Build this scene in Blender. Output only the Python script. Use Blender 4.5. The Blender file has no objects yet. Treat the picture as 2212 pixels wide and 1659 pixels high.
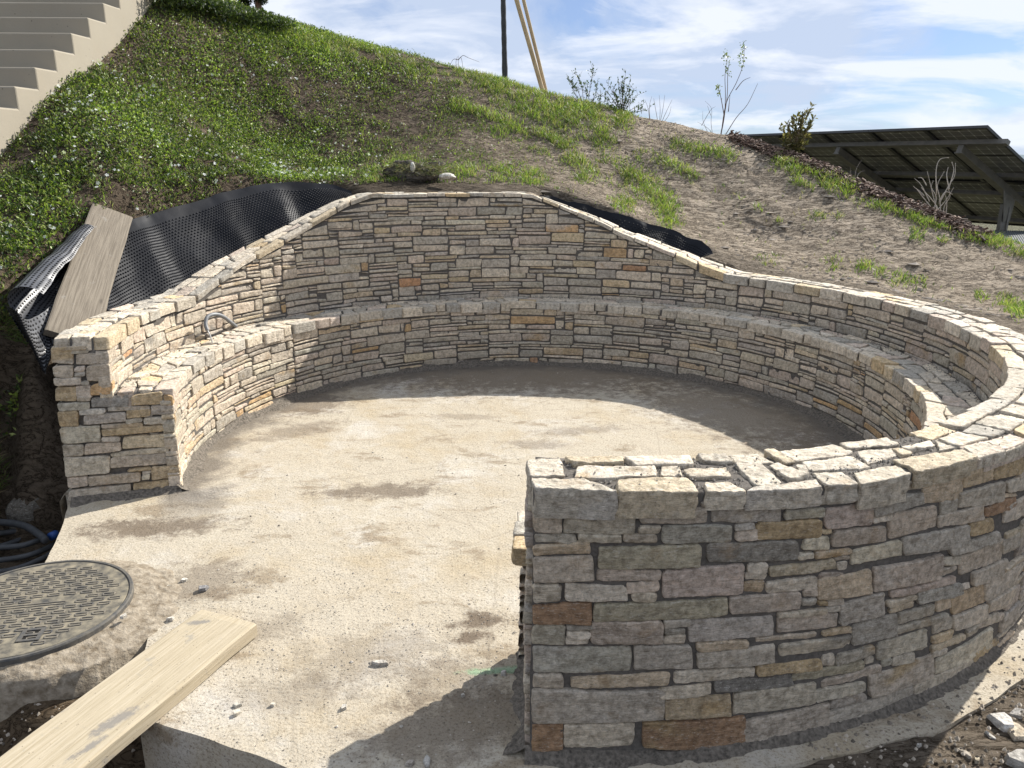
import bpy, math, random
import numpy as np
from mathutils import Vector, Matrix
rng = np.random.default_rng(7)
random.seed(7)
scn = bpy.context.scene
col = scn.collection
R = math.radians

# ------------------------------------------------------------------ camera
FPX, PITCH, ROLL, CAMH = 1661.0, 0.2800, -0.006, 1.7
cam_d = bpy.data.cameras.new('camera'); cam = bpy.data.objects.new('camera', cam_d); col.objects.link(cam)
cam_d.sensor_width = 36; cam_d.lens = 36 * FPX / 2212; cam_d.clip_end = 3000; cam_d.clip_start = 0.05
cr, sr = math.cos(ROLL), math.sin(ROLL)
fwd = Vector((0, math.cos(PITCH), -math.sin(PITCH))); lev_up = Vector((0, math.sin(PITCH), math.cos(PITCH))); lev_r = Vector((1, 0, 0))
cright = cr * lev_r - sr * lev_up; cup = sr * lev_r + cr * lev_up
m = Matrix((cright, cup, -fwd)).transposed().to_4x4(); m.translation = Vector((0, 0, CAMH)); cam.matrix_world = m
scn.camera = cam

# ------------------------------------------------------------------ light
SUN_AZ, SUN_EL = math.atan2(0.72, 0.69), math.atan(1 / 1.42)
sun_dir = Vector((math.sin(SUN_AZ) * math.cos(SUN_EL), math.cos(SUN_AZ) * math.cos(SUN_EL), math.sin(SUN_EL)))
sl = bpy.data.lights.new('sun', 'SUN'); sl.energy = 5.0; sl.angle = R(0.5); sl.color = (1.0, 0.955, 0.88)
so = bpy.data.objects.new('sun', sl); col.objects.link(so)
so.rotation_euler = sun_dir.to_track_quat('Z', 'Y').to_euler(); so.location = (8, 8, 12)
scn.view_settings.view_transform = 'Standard'; scn.view_settings.look = 'None'
scn.view_settings.gamma = 1; scn.view_settings.exposure = 0.8

w = bpy.data.worlds.new('World'); scn.world = w; w.use_nodes = True
nt = w.node_tree; N = nt.nodes; L = nt.links; N.clear()
def nd(t, **k):
    n = N.new(t)
    for a, b in k.items(): setattr(n, a, b)
    return n
sky = nd('ShaderNodeTexSky', sky_type='NISHITA', sun_disc=False, sun_elevation=SUN_EL, sun_rotation=SUN_AZ, altitude=300, air_density=1.0, dust_density=0.6, ozone_density=1.6)
tc = nd('ShaderNodeTexCoord'); sep = nd('ShaderNodeSeparateXYZ'); L.new(tc.outputs['Generated'], sep.inputs[0])
def mth(op, a, b=None, c=None):
    n = nd('ShaderNodeMath', operation=op)
    for i, v in enumerate((a, b, c)):
        if v is None: continue
        if isinstance(v, (int, float)): n.inputs[i].default_value = v
        else: L.new(v, n.inputs[i])
    return n.outputs[0]
zz = mth('ADD', mth('MAXIMUM', sep.outputs[2], 0.0), 0.22)
comb = nd('ShaderNodeCombineXYZ'); L.new(mth('DIVIDE', sep.outputs[0], zz), comb.inputs[0]); L.new(mth('DIVIDE', sep.outputs[1], zz), comb.inputs[1])
def noise(scale, detail, rough, vec, dist=0.0):
    n = nd('ShaderNodeTexNoise'); n.inputs['Scale'].default_value = scale; n.inputs['Detail'].default_value = detail
    n.inputs['Roughness'].default_value = rough; n.inputs['Distortion'].default_value = dist; L.new(vec, n.inputs['Vector']); return n.outputs['Fac']
def ramp(fac, pts):
    n = nd('ShaderNodeValToRGB'); e = n.color_ramp.elements
    while len(e) < len(pts): e.new(0.5)
    for q, (p, c) in zip(e, pts): q.position = p; q.color = c if len(c) == 4 else (*c, 1)
    L.new(fac, n.inputs[0]); return n.outputs[0]
g = lambda v: (v, v, v, 1)
mp = nd('ShaderNodeMapping'); L.new(comb.outputs[0], mp.inputs[0]); mp.inputs['Scale'].default_value = (1.0, 0.75, 1); mp.inputs['Location'].default_value = (3.3, 1.2, 0)
big = noise(1.15, 10, 0.60, mp.outputs[0], 0.5)
mp2 = nd('ShaderNodeMapping'); L.new(comb.outputs[0], mp2.inputs[0]); mp2.inputs['Scale'].default_value = (0.75, 1.0, 1); mp2.inputs['Location'].default_value = (7.1, 4.4, 2)
wisp = noise(1.9, 12, 0.58, mp2.outputs[0], 0.45)
# milky veil is thicker towards the left of the view
veil = mth('MULTIPLY_ADD', sep.outputs[0], -0.62, 0.36)
dens = mth('ADD', mth('MULTIPLY', ramp(big, [(0.36, g(0)), (0.55, g(1))]), 0.80), veil)
dens = mth('MINIMUM', mth('MAXIMUM', dens, 0.24), 0.92)
w2 = ramp(wisp, [(0.45, g(0)), (0.58, g(1))])
mx = nd('ShaderNodeMix', data_type='RGBA'); L.new(dens, mx.inputs[0])
bl = nd('ShaderNodeMix', data_type='RGBA', blend_type='MULTIPLY'); bl.inputs[0].default_value = 1
L.new(sky.outputs[0], bl.inputs[6]); bl.inputs[7].default_value = (0.47, 0.60, 0.86, 1)
L.new(bl.outputs[2], mx.inputs[6]); mx.inputs[7].default_value = (5.0, 5.8, 7.3, 1)
mx2 = nd('ShaderNodeMix', data_type='RGBA'); L.new(mth('MULTIPLY', w2, 0.9), mx2.inputs[0]); L.new(mx.outputs[2], mx2.inputs[6]); mx2.inputs[7].default_value = (7.6, 8.0, 8.8, 1)
bg = nd('ShaderNodeBackground'); bg.inputs[1].default_value = 0.071; L.new(mx2.outputs[2], bg.inputs[0])
wo = nd('ShaderNodeOutputWorld'); L.new(bg.outputs[0], wo.inputs[0])

# ------------------------------------------------------------------ maths helpers
def ray(x, y):
    X = (x - 1106) / FPX; Y = (829.5 - y) / FPX
    X, Y = cr * X + sr * Y, -sr * X + cr * Y
    return np.array([X, math.cos(PITCH) + Y * math.sin(PITCH), -math.sin(PITCH) + Y * math.cos(PITCH)])
def at(x, y, z):
    r = ray(x, y); return np.array([0, 0, CAMH]) + r * (z - CAMH) / r[2]
def atY(x, y, Yd):
    r = ray(x, y); return np.array([0, 0, CAMH]) + r * Yd / r[1]
def proj(P):
    P = np.asarray(P, float).reshape(-1, 3); v = P - [0, 0, CAMH]
    d = v[:, 1] * math.cos(PITCH) - v[:, 2] * math.sin(PITCH)
    x = v[:, 0] / d; y = (v[:, 1] * math.sin(PITCH) + v[:, 2] * math.cos(PITCH)) / d
    x, y = cr * x - sr * y, sr * x + cr * y
    return 1106 + FPX * x, 829.5 - FPX * y, d
def sstep(a, b, x):
    t = np.clip((np.asarray(x, float) - a) / (b - a), 0, 1); return t * t * (3 - 2 * t)
# lattice value noise, vectorised
_perm = rng.random((64, 64, 64))
def vnoise(P, scale=1.0, seed=0):
    P = np.asarray(P, float) * scale + seed * 17.31
    i = np.floor(P).astype(int); f_ = P - i; f_ = f_ * f_ * (3 - 2 * f_); i &= 63; j = (i + 1) & 63
    a = _perm
    def c(x, y, z): return a[x, y, z]
    x0, y0, z0 = i.T; x1, y1, z1 = j.T; u, v, w_ = f_.T
    r = (c(x0, y0, z0) * (1 - u) + c(x1, y0, z0) * u) * (1 - v) + (c(x0, y1, z0) * (1 - u) + c(x1, y1, z0) * u) * v
    s = (c(x0, y0, z1) * (1 - u) + c(x1, y0, z1) * u) * (1 - v) + (c(x0, y1, z1) * (1 - u) + c(x1, y1, z1) * u) * v
    return (r * (1 - w_) + s * w_) * 2 - 1
def fbm(P, scale, octs=4, rough=0.5, seed=0):
    t = 0; a = 1; n = 0
    for k in range(octs):
        t = t + a * vnoise(P, scale * 2 ** k, seed + k); n += a; a *= rough
    return t / n

# ------------------------------------------------------------------ object helpers
def tag(o, label=None, cat=None, group=None, kind=None):
    if label: o['label'] = label
    if cat: o['category'] = cat
    if group: o['group'] = group
    if kind: o['kind'] = kind
    return o
def empty(name, loc=(0, 0, 0), **k):
    o = bpy.data.objects.new(name, None); col.objects.link(o); o.location = loc; o.empty_display_size = 0.1
    return tag(o, **k)
def meshobj(name, V, F, mat, parent=None, smooth=True, colr=None, loc=None, sharp=None):
    """F: (n,k) int array or list of faces"""
    me = bpy.data.meshes.new(name)
    V = np.asarray(V, np.float32)
    if isinstance(F, np.ndarray):
        n, k = F.shape
        me.vertices.add(len(V)); me.vertices.foreach_set('co', V.ravel())
        me.loops.add(n * k); me.loops.foreach_set('vertex_index', F.astype(np.int32).ravel())
        me.polygons.add(n); me.polygons.foreach_set('loop_start', np.arange(0, n * k, k, dtype=np.int32))
        me.polygons.foreach_set('use_smooth', np.full(n, smooth))
    else:
        me.from_pydata([tuple(map(float, v)) for v in V], [], [tuple(map(int, f_)) for f_ in F])
        me.polygons.foreach_set('use_smooth', np.full(len(me.polygons), smooth))
    me.update(calc_edges=True); me.validate()
    if colr is not None:
        a = me.color_attributes.new('tone', 'FLOAT_COLOR', 'POINT')
        c4 = np.ones((len(V), 4), np.float32); c4[:, :3] = colr; a.data.foreach_set('color', c4.ravel())
    if mat: me.materials.append(mat)
    o = bpy.data.objects.new(name, me); col.objects.link(o)
    if sharp is not None: me.set_sharp_from_angle(angle=R(sharp))
    if parent: o.parent = parent; 
    if parent is not None and loc is None: o.matrix_parent_inverse = Matrix.Translation(-Vector(parent.location))
    if loc is not None: o.location = loc
    return o
class MB:
    def __init__(s): s.V = []; s.F = []; s.C = []; s.n = 0
    def add(s, V, F, c=None):
        V = np.asarray(V, float); F = np.asarray(F, int)
        s.V.append(V); s.F.append(F + s.n); s.n += len(V)
        s.C.append(np.broadcast_to(np.asarray(c if c is not None else (1, 1, 1), float), (len(V), 3)))
    def build(s, name, mat, parent=None, smooth=True, sharp=None, usecol=True):
        V = np.concatenate(s.V); k = {f_.shape[1] for f_ in s.F}
        F = np.concatenate(s.F) if len(k) == 1 else [r for f_ in s.F for r in f_.tolist()]
        return meshobj(name, V, F, mat, parent, smooth, np.concatenate(s.C) if usecol else None, sharp=sharp)
def tube(P, rad, n=8, cap=True):
    P = np.asarray(P, float); k = len(P); rad = np.broadcast_to(rad, (k,))
    T = np.gradient(P, axis=0); T /= np.linalg.norm(T, axis=1)[:, None] + 1e-9
    up = np.array([0, 0, 1.0]) if abs(T[0, 2]) < .9 else np.array([1.0, 0, 0])
    V = []
    a = np.linspace(0, 2 * np.pi, n, endpoint=False)
    u = np.cross(T[0], up); u /= np.linalg.norm(u)
    for i in range(k):
        u = u - T[i] * (u @ T[i]); u /= np.linalg.norm(u) + 1e-9; v = np.cross(T[i], u)
        V.append(P[i] + rad[i] * (np.cos(a)[:, None] * u + np.sin(a)[:, None] * v))
    V = np.concatenate(V); F = []
    for i in range(k - 1):
        for j in range(n):
            F.append((i * n + j, i * n + (j + 1) % n, (i + 1) * n + (j + 1) % n, (i + 1) * n + j))
    if cap:
        V = np.vstack([V, P[0], P[-1]]); c0 = k * n
        for j in range(0, n): F.append((c0, (j + 1) % n, j, j)); F.append((c0 + 1, (k - 1) * n + j, (k - 1) * n + (j + 1) % n, (k - 1) * n + (j + 1) % n))
    return V, F
def fixF(F):   # quads with repeated last index -> drop
    return [f_[:3] if f_[2] == f_[3] else f_ for f_ in F]
def tubes_obj(name, paths, mat, parent=None, n=8):
    V = []; F = []; c = 0
    for P, r_ in paths:
        v, f_ = tube(P, r_, n); V.append(v); F += [tuple(i + c for i in q) for q in fixF(f_)]; c += len(v)
    return meshobj(name, np.concatenate(V), F, mat, parent)
def spline(P, n=40):
    P = np.asarray(P, float); Q = np.vstack([2 * P[0] - P[1], P, 2 * P[-1] - P[-2]]); out = []
    m_ = len(P) - 1; per = max(2, n // m_)
    for i in range(m_):
        a, b, c, d = Q[i:i + 4]
        for t in np.linspace(0, 1, per, endpoint=False):
            out.append(.5 * (2 * b + (c - a) * t + (2 * a - 5 * b + 4 * c - d) * t ** 2 + (-a + 3 * b - 3 * c + d) * t ** 3))
    out.append(P[-1]); return np.array(out)
BOXF = [(0, 3, 2, 1), (4, 5, 6, 7), (0, 1, 5, 4), (1, 2, 6, 5), (2, 3, 7, 6), (3, 0, 4, 7)]
def beam(A, B, side, up, w_, h_):
    """box from A to B; cross axes side/up unit vectors"""
    A, B, side, up = map(lambda q: np.asarray(q, float), (A, B, side, up))
    c = [(-.5, -.5), (.5, -.5), (.5, .5), (-.5, .5)]
    V = [A + side * w_ * i + up * h_ * j for i, j in c] + [B + side * w_ * i + up * h_ * j for i, j in c]
    return np.array(V), np.array(BOXF)

# ------------------------------------------------------------------ materials
def new_mat(name, rough=0.8, spec=0.3, metal=0.0):
    m_ = bpy.data.materials.new(name); m_.use_nodes = True; t = m_.node_tree; t.nodes.clear()
    b = t.nodes.new('ShaderNodeBsdfPrincipled'); o = t.nodes.new('ShaderNodeOutputMaterial'); t.links.new(b.outputs[0], o.inputs[0])
    b.inputs['Roughness'].default_value = rough; b.inputs['Specular IOR Level'].default_value = spec; b.inputs['Metallic'].default_value = metal
    return m_, t, b
class NT:
    def __init__(s, t): s.t = t; s.N = t.nodes; s.L = t.links; s._g = None
    def n(s, typ, **k):
        q = s.N.new(typ)
        for a, b in k.items(): setattr(q, a, b)
        return q
    def pos(s):
        if not s._g: s._g = s.n('ShaderNodeNewGeometry')
        return s._g.outputs['Position']
    def obj(s): return s.n('ShaderNodeTexCoord').outputs['Object']
    def map(s, v, scale=(1, 1, 1), rot=(0, 0, 0), loc=(0, 0, 0)):
        q = s.n('ShaderNodeMapping'); s.L.new(v, q.inputs[0]); q.inputs['Scale'].default_value = scale; q.inputs['Rotation'].default_value = rot; q.inputs['Location'].default_value = loc; return q.outputs[0]
    def noise(s, v, scale, detail=5, rough=.55, dist=0):
        q = s.n('ShaderNodeTexNoise'); s.L.new(v, q.inputs['Vector']); q.inputs['Scale'].default_value = scale; q.inputs['Detail'].default_value = detail; q.inputs['Roughness'].default_value = rough; q.inputs['Distortion'].default_value = dist; return q.outputs['Fac']
    def vor(s, v, scale, feature='F1', out='Distance'):
        q = s.n('ShaderNodeTexVoronoi', feature=feature); s.L.new(v, q.inputs['Vector']); q.inputs['Scale'].default_value = scale; return q.outputs[out]
    def ramp(s, f_, pts):
        q = s.n('ShaderNodeValToRGB'); e = q.color_ramp.elements
        while len(e) < len(pts): e.new(.5)
        for a, (p, c) in zip(e, pts): a.position = p; a.color = (c, c, c, 1) if isinstance(c, (int, float)) else (*c, 1)
        s.L.new(f_, q.inputs[0]); return q.outputs[0]
    def mix(s, f_, a, b, mode='MIX'):
        q = s.n('ShaderNodeMix', data_type='RGBA', blend_type=mode)
        for i, v in ((0, f_), (6, a), (7, b)):
            if isinstance(v, (int, float)): q.inputs[i].default_value = v
            elif isinstance(v, tuple): q.inputs[i].default_value = (*v, 1)
            else: s.L.new(v, q.inputs[i])
        return q.outputs[2]
    def math(s, op, a, b=None, c=None):
        q = s.n('ShaderNodeMath', operation=op)
        for i, v in enumerate((a, b, c)):
            if v is None: continue
            if isinstance(v, (int, float)): q.inputs[i].default_value = v
            else: s.L.new(v, q.inputs[i])
        return q.outputs[0]
    def bump(s, h_, strength, dist, prev=None):
        q = s.n('ShaderNodeBump'); q.inputs['Strength'].default_value = strength; q.inputs['Distance'].default_value = dist; s.L.new(h_, q.inputs['Height'])
        if prev: s.L.new(prev, q.inputs['Normal'])
        return q.outputs[0]
    def attr(s, name='tone'): return s.n('ShaderNodeAttribute', attribute_name=name).outputs['Color']
    def dist2(s, cx, cy, sx, sy, rot=0):
        """elliptic distance from a world XY point"""
        v = s.map(s.pos(), loc=(0, 0, 0))
        q = s.n('ShaderNodeMapping', vector_type='TEXTURE'); s.L.new(s.pos(), q.inputs[0]); q.inputs['Location'].default_value = (cx, cy, 0); q.inputs['Rotation'].default_value = (0, 0, rot); q.inputs['Scale'].default_value = (sx, sy, 1e6)
        l = s.n('ShaderNodeVectorMath', operation='LENGTH'); s.L.new(q.outputs[0], l.inputs[0]); return l.outputs['Value']

def stone_material():
    m_, t, b = new_mat('natural_stone', .82, .25); k = NT(t); c = k.attr(); p = k.pos()
    ps = k.map(p, scale=(1, 1, 3.2))
    n1 = k.noise(p, 42, 8, .72); n2 = k.noise(ps, 75, 7, .75); n3 = k.noise(p, 9, 4, .6, .6)
    c1 = k.mix(k.ramp(n1, [(.36, 0.0), (.60, 1.0)]), k.mix(1.0, c, (.60, .58, .55), 'MULTIPLY'), k.mix(1.0, c, (1.22, 1.21, 1.19), 'MULTIPLY'))
    c2 = k.mix(k.math('MULTIPLY', k.ramp(n2, [(.555, 0.0), (.635, 1.0)]), .5), c1, (.62, .60, .56))
    c3 = k.mix(k.math('MULTIPLY', k.ramp(n2, [(.34, 1.0), (.43, 0.0)]), .6), c2, (.09, .085, .08))
    # iron staining on part of the stones
    st = k.math('MULTIPLY', k.ramp(n3, [(.60, 0.0), (.74, 1.0)]), .35)
    c4 = k.mix(st, c3, (.36, .22, .095))
    c4 = k.mix(1.0, c4, (1.22, 1.195, 1.15), 'MULTIPLY'); spk = k.noise(p, 150, 5, .8); c4 = k.mix(k.ramp(spk, [(.34, .55), (.46, 0.0)]), c4, k.mix(1., c4, (.5, .48, .45), 'MULTIPLY')); c4 = k.mix(k.ramp(spk, [(.56, 0.0), (.68, .45)]), c4, k.mix(1., c4, (1.5, 1.5, 1.5), 'MULTIPLY')); t.links.new(c4, b.inputs['Base Color'])
    h1 = k.bump(n2, .8, .006); h2 = k.bump(k.noise(ps, 30, 8, .7), 1.0, .014, h1); h3 = k.bump(k.noise(p, 180, 3, .6), .35, .0015, h2)
    t.links.new(h3, b.inputs['Normal']); return m_
def mortar_material():
    m_, t, b = new_mat('mortar', .95, .15); k = NT(t); p = k.pos()
    n = k.noise(p, 60, 6, .7); n2 = k.noise(p, 5, 3, .5)
    c = k.mix(n2, (.125, .112, .098), (.190, .171, .150)); c = k.mix(k.ramp(n, [(.35, 0.0), (.7, 1.0)]), k.mix(1., c, (.55, .55, .55), 'MULTIPLY'), c)
    t.links.new(c, b.inputs['Base Color']); t.links.new(k.bump(n, .9, .006), b.inputs['Normal']); return m_
def slab_material():
    m_, t, b = new_mat('dusty_concrete', .93, .18); k = NT(t); p = k.pos()
    base = k.mix(k.noise(p, 2.2, 5, .6), (.41, .353, .27), (.49, .44, .35))
    pale = k.math('MULTIPLY', k.ramp(k.noise(p, 1.7, 7, .68, .4), [(.52, 0.0), (.66, 1.0)]), .55)
    base = k.mix(pale, base, (.57, .545, .50))
    # brown silt patches and tan tint
    tan = k.math('MULTIPLY', k.ramp(k.noise(k.map(p, loc=(4, 2, 0)), 1.9, 6, .66, .3), [(.50, 0.0), (.68, 1.0)]), .6)
    base = k.mix(tan, base, (.385, .305, .19))
    silt = k.noise(k.map(p, scale=(1, 1.6, 1), loc=(9, 1, 0)), 2.6, 9, .72, .35)
    d1 = k.ramp(silt, [(.555, 0.0), (.64, 1.0)])
    base = k.mix(k.math('MULTIPLY', d1, .75), base, (.25, .195, .13))
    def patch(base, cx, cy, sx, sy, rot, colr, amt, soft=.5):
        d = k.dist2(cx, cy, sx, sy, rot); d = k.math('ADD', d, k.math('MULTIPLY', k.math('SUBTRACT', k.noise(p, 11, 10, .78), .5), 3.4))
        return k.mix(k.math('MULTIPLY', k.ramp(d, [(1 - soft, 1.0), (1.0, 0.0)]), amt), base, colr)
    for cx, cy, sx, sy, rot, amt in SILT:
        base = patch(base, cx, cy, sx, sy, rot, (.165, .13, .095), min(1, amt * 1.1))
    # dirt band along the foot of the bench (ring of radius 2.06)
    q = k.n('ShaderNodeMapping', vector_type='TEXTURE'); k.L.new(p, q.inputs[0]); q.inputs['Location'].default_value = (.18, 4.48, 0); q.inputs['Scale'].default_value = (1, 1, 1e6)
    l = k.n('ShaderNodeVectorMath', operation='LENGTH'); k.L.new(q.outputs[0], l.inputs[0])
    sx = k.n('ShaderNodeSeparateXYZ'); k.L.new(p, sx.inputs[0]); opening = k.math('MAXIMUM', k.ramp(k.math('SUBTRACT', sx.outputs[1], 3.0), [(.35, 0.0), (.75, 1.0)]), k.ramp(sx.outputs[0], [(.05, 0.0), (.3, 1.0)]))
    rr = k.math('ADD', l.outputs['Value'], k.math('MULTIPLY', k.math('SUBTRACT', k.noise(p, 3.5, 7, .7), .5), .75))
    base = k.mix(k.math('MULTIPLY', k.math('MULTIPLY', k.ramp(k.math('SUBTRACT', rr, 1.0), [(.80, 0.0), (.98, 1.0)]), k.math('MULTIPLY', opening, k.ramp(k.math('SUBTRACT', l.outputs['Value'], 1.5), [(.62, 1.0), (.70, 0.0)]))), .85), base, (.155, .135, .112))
    base = patch(base, -.03, 2.30, .15, .022, .12, (.22, .44, .25), .5, .6)
    grit = k.vor(p, 55); gm = k.math('MULTIPLY', k.ramp(grit, [(.10, 1.0), (.22, 0.0)]), k.ramp(k.noise(p, 6, 4, .6), [(.40, 0.0), (.62, 1.0)]))
    base = k.mix(k.math('MULTIPLY', gm, .8), base, (.10, .09, .075))
    fine = k.noise(p, 95, 8, .8)
    base = k.mix(k.ramp(fine, [(.36, .85), (.50, 0.0)]), base, k.mix(1., base, (.38, .33, .28), 'MULTIPLY'))
    crk = k.vor(k.map(k.mix(.06, p, k.n('ShaderNodeTexNoise').outputs['Color']), scale=(.9, .9, .9)), 1.1, 'DISTANCE_TO_EDGE')
    base = k.mix(k.ramp(crk, [(.0, .30), (.006, 0.0)]), base, (.22, .185, .14))
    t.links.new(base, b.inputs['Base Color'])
    h = k.bump(fine, .7, .005); h = k.bump(k.noise(p, 12, 6, .7), .7, .014, h); h = k.bump(silt, .4, .02, h); h = k.bump(gm, .6, .004, h)
    t.links.new(h, b.inputs['Normal']); return m_
def soil_material():
    m_, t, b = new_mat('soil', .95, .12); k = NT(t); p = k.pos(); c = k.attr()
    pr = k.map(p, rot=(0, 0, R(20)), scale=(.5, 1.7, 1.7))
    n = k.noise(p, 36, 8, .76); n2 = k.noise(p, 2.4, 5, .6); n3 = k.noise(pr, 13, 9, .74, .8)
    base = k.mix(k.ramp(n2, [(.35, 0.0), (.7, 1.0)]), k.mix(1., c, (.80, .78, .74), 'MULTIPLY'), k.mix(1., c, (1.12, 1.10, 1.07), 'MULTIPLY'))
    base = k.mix(k.ramp(n, [(.30, .85), (.50, 0.0)]), base, k.mix(1., c, (.40, .37, .33), 'MULTIPLY'))
    base = k.mix(k.ramp(n3, [(.38, .9), (.43, 0.0)]), base, k.mix(1., c, (.26, .22, .18), 'MULTIPLY'))
    rdg = k.math('ABSOLUTE', k.math('SUBTRACT', k.noise(k.map(p, rot=(0, 0, R(-24)), scale=(.45, 1.6, 1.2)), 9, 6, .7, 1.2), .5)); base = k.mix(k.ramp(rdg, [(.004, .85), (.03, 0.0)]), base, k.mix(1., c, (.22, .19, .16), 'MULTIPLY'))
    base = k.mix(k.ramp(k.noise(p, 70, 5, .7), [(.60, 0.0), (.72, .5)]), base, k.mix(1., c, (1.6, 1.6, 1.6), 'MULTIPLY'))
    t.links.new(base, b.inputs['Base Color'])
    h = k.bump(n, .9, .014); h = k.bump(n3, 1.0, .045, h); h = k.bump(k.ramp(rdg, [(.0, 0.0), (.05, 1.0)]), .9, .02, h)
    t.links.new(h, b.inputs['Normal']); return m_
def simple_mat(name, c0, c1, scale=20, rough=.8, spec=.3, bump=.4, bd=.004, metal=0, stretch=(1, 1, 1), usepos=True, detail=5):
    m_, t, b = new_mat(name, rough, spec, metal); k = NT(t); p = k.map(k.pos() if usepos else k.obj(), scale=stretch)
    n = k.noise(p, scale, detail, .6); t.links.new(k.mix(k.ramp(n, [(.3, 0.0), (.7, 1.0)]), c0, c1), b.inputs['Base Color'])
    if bump: t.links.new(k.bump(n, bump, bd), b.inputs['Normal'])
    return m_
def tone_mat(name, rough=.6, spec=.3, var=.3, trans=0.0, scale=40):
    m_, t, b = new_mat(name, rough, spec); k = NT(t); c = k.attr(); n = k.noise(k.pos(), scale, 3, .6)
    cc = k.mix(n, k.mix(1., c, (1 - var,) * 3, 'MULTIPLY'), k.mix(1., c, (1 + var,) * 3, 'MULTIPLY'))
    t.links.new(cc, b.inputs['Base Color'])
    if trans:
        tr = k.n('ShaderNodeBsdfTranslucent'); t.links.new(k.mix(1., cc, (1.3, 1.5, .7), 'MULTIPLY'), tr.inputs[0]); ms = k.n('ShaderNodeMixShader'); ms.inputs[0].default_value = trans
        o = [q for q in t.nodes if q.type == 'OUTPUT_MATERIAL'][0]
        t.links.new(b.outputs[0], ms.inputs[1]); t.links.new(tr.outputs[0], ms.inputs[2]); t.links.new(ms.outputs[0], o.inputs[0])
    return m_
# silt heaps on the slab: x, y, sx, sy, rot, amount (each lies where the photo shows a brown patch)
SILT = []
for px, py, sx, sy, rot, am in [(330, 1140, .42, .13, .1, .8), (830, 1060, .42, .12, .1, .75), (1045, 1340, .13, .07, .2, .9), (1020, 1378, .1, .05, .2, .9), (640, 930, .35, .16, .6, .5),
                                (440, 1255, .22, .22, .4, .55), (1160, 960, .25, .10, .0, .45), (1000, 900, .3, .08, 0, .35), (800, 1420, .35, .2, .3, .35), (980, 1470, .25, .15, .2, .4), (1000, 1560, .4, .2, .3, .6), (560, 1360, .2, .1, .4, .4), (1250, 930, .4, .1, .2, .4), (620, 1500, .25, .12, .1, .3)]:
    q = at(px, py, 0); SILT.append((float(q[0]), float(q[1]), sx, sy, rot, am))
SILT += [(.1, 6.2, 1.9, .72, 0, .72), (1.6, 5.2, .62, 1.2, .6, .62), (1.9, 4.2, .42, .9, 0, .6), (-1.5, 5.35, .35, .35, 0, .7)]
M_stone = stone_material(); M_mortar = mortar_material(); M_slab = slab_material(); M_soil = soil_material()

# ------------------------------------------------------------------ the wall's plan: concentric rings
CX, CY = .18, 4.48
R1, R2, R3 = 2.06, 2.34, 2.60          # bench front, backrest face, outer face
TH0, TH1 = -93.0, 198.8                # near end, left end (degrees)
SEAT = .55
_pt = np.array([-94, -86, -79, -71, -60, 32, 48, 54.7, 58, 61.8, 67.5, 71.8, 75, 79.8, 86.7, 90.5, 124.5, 130, 135, 140.4, 144.6, 150, 155.3, 158, 162.4, 166, 200.])
_pz = np.array([.874, .862, .852, .842, .838, .835, .842, .905, .955, 1.0, 1.08, 1.14, 1.203, 1.277, 1.385, 1.447, 1.452, 1.385, 1.298, 1.20, 1.135, 1.06, .99, .948, .893, .838, .835])
def top_z(th): return np.interp(th, _pt, _pz)
def batter(th, z): return th - 3.0 * np.clip(z, 0, 1) / .84 * sstep(184, 199, th)
def cylmap(th, r, z):
    th = np.radians(batter(th, z)); return np.stack([CX + r * np.cos(th), CY + r * np.sin(th), z + 0 * th], -1)

# ------------------------------------------------------------------ stones
def pack(Lu, Hv, topf, rs, hmin=.044, hmax=.086, lmin=.15, lmax=.36, fill=.07, thin=.20, q=.012):
    """random-coursed stones: returns (u0,u1,v0,v1)"""
    du = .01; n = int(round(Lu / du)); prof = np.zeros(n); uc = (np.arange(n) + .5) * du
    tp = np.array([topf(x) for x in uc]); out = []
    for _ in range(20000):
        gap = prof < tp - .014
        if not gap.any(): break
        pm = np.where(gap, prof, 9.); i = int(np.argmin(pm)); h0 = prof[i]; a = i
        while a > 0 and abs(prof[a - 1] - h0) < 1e-4 and gap[a - 1]: a -= 1
        b = i + 1
        while b < n and abs(prof[b] - h0) < 1e-4 and gap[b]: b += 1
        wd = (b - a) * du
        dl = prof[a - 1] - h0 if a > 0 else 9.; dr = prof[b] - h0 if b < n else 9.
        if wd <= fill + .03:
            ln = wd; h = min(dl, dr, .11)
            if h > .05 and ln < .12 or h > .085: h = rs.choice([h / 2, h / 3, h]) if h < .09 else h / rs.integers(2, 4)
            h = max(h, .018)
        else:
            ln = rs.uniform(lmin, lmax)
            if rs.random() < .16: ln = rs.uniform(.05, .09)
            if wd - ln < fill: ln = wd if wd < lmax + .08 else wd * .5
            r_ = rs.random()
            if r_ < .45 and .022 <= dl <= hmax + .01: h = dl
            elif r_ < thin + .45: h = rs.uniform(.024, .042)
            else: h = rs.uniform(hmin, hmax)
            h = max(round(h / q) * q, q * 1.5)
        k = max(1, int(round(ln / du)))
        if rs.random() < .5 or ln == wd: s = a
        else: s = b - k
        e = min(s + k, b)
        loc = tp[s:e]; rem = loc.max() - h0 - h
        if rem < .022: h = loc.max() - h0
        out.append((s * du, e * du, h0, h0 + h)); prof[s:e] = h0 + h
    return out
PAL = np.array([(.30, .285, .255), (.335, .315, .28), (.275, .268, .25), (.36, .335, .295), (.255, .25, .235), (.38, .35, .30), (.335, .295, .265), (.40, .375, .335), (.345, .30, .225), (.35, .285, .19), (.34, .225, .10), (.27, .135, .05), (.20, .195, .185)])
PW = np.array([14, 13, 10, 13, 8, 10, 9, 7, 6, 4.2, 1.8, .5, .5]); PW = PW / PW.sum()
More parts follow.
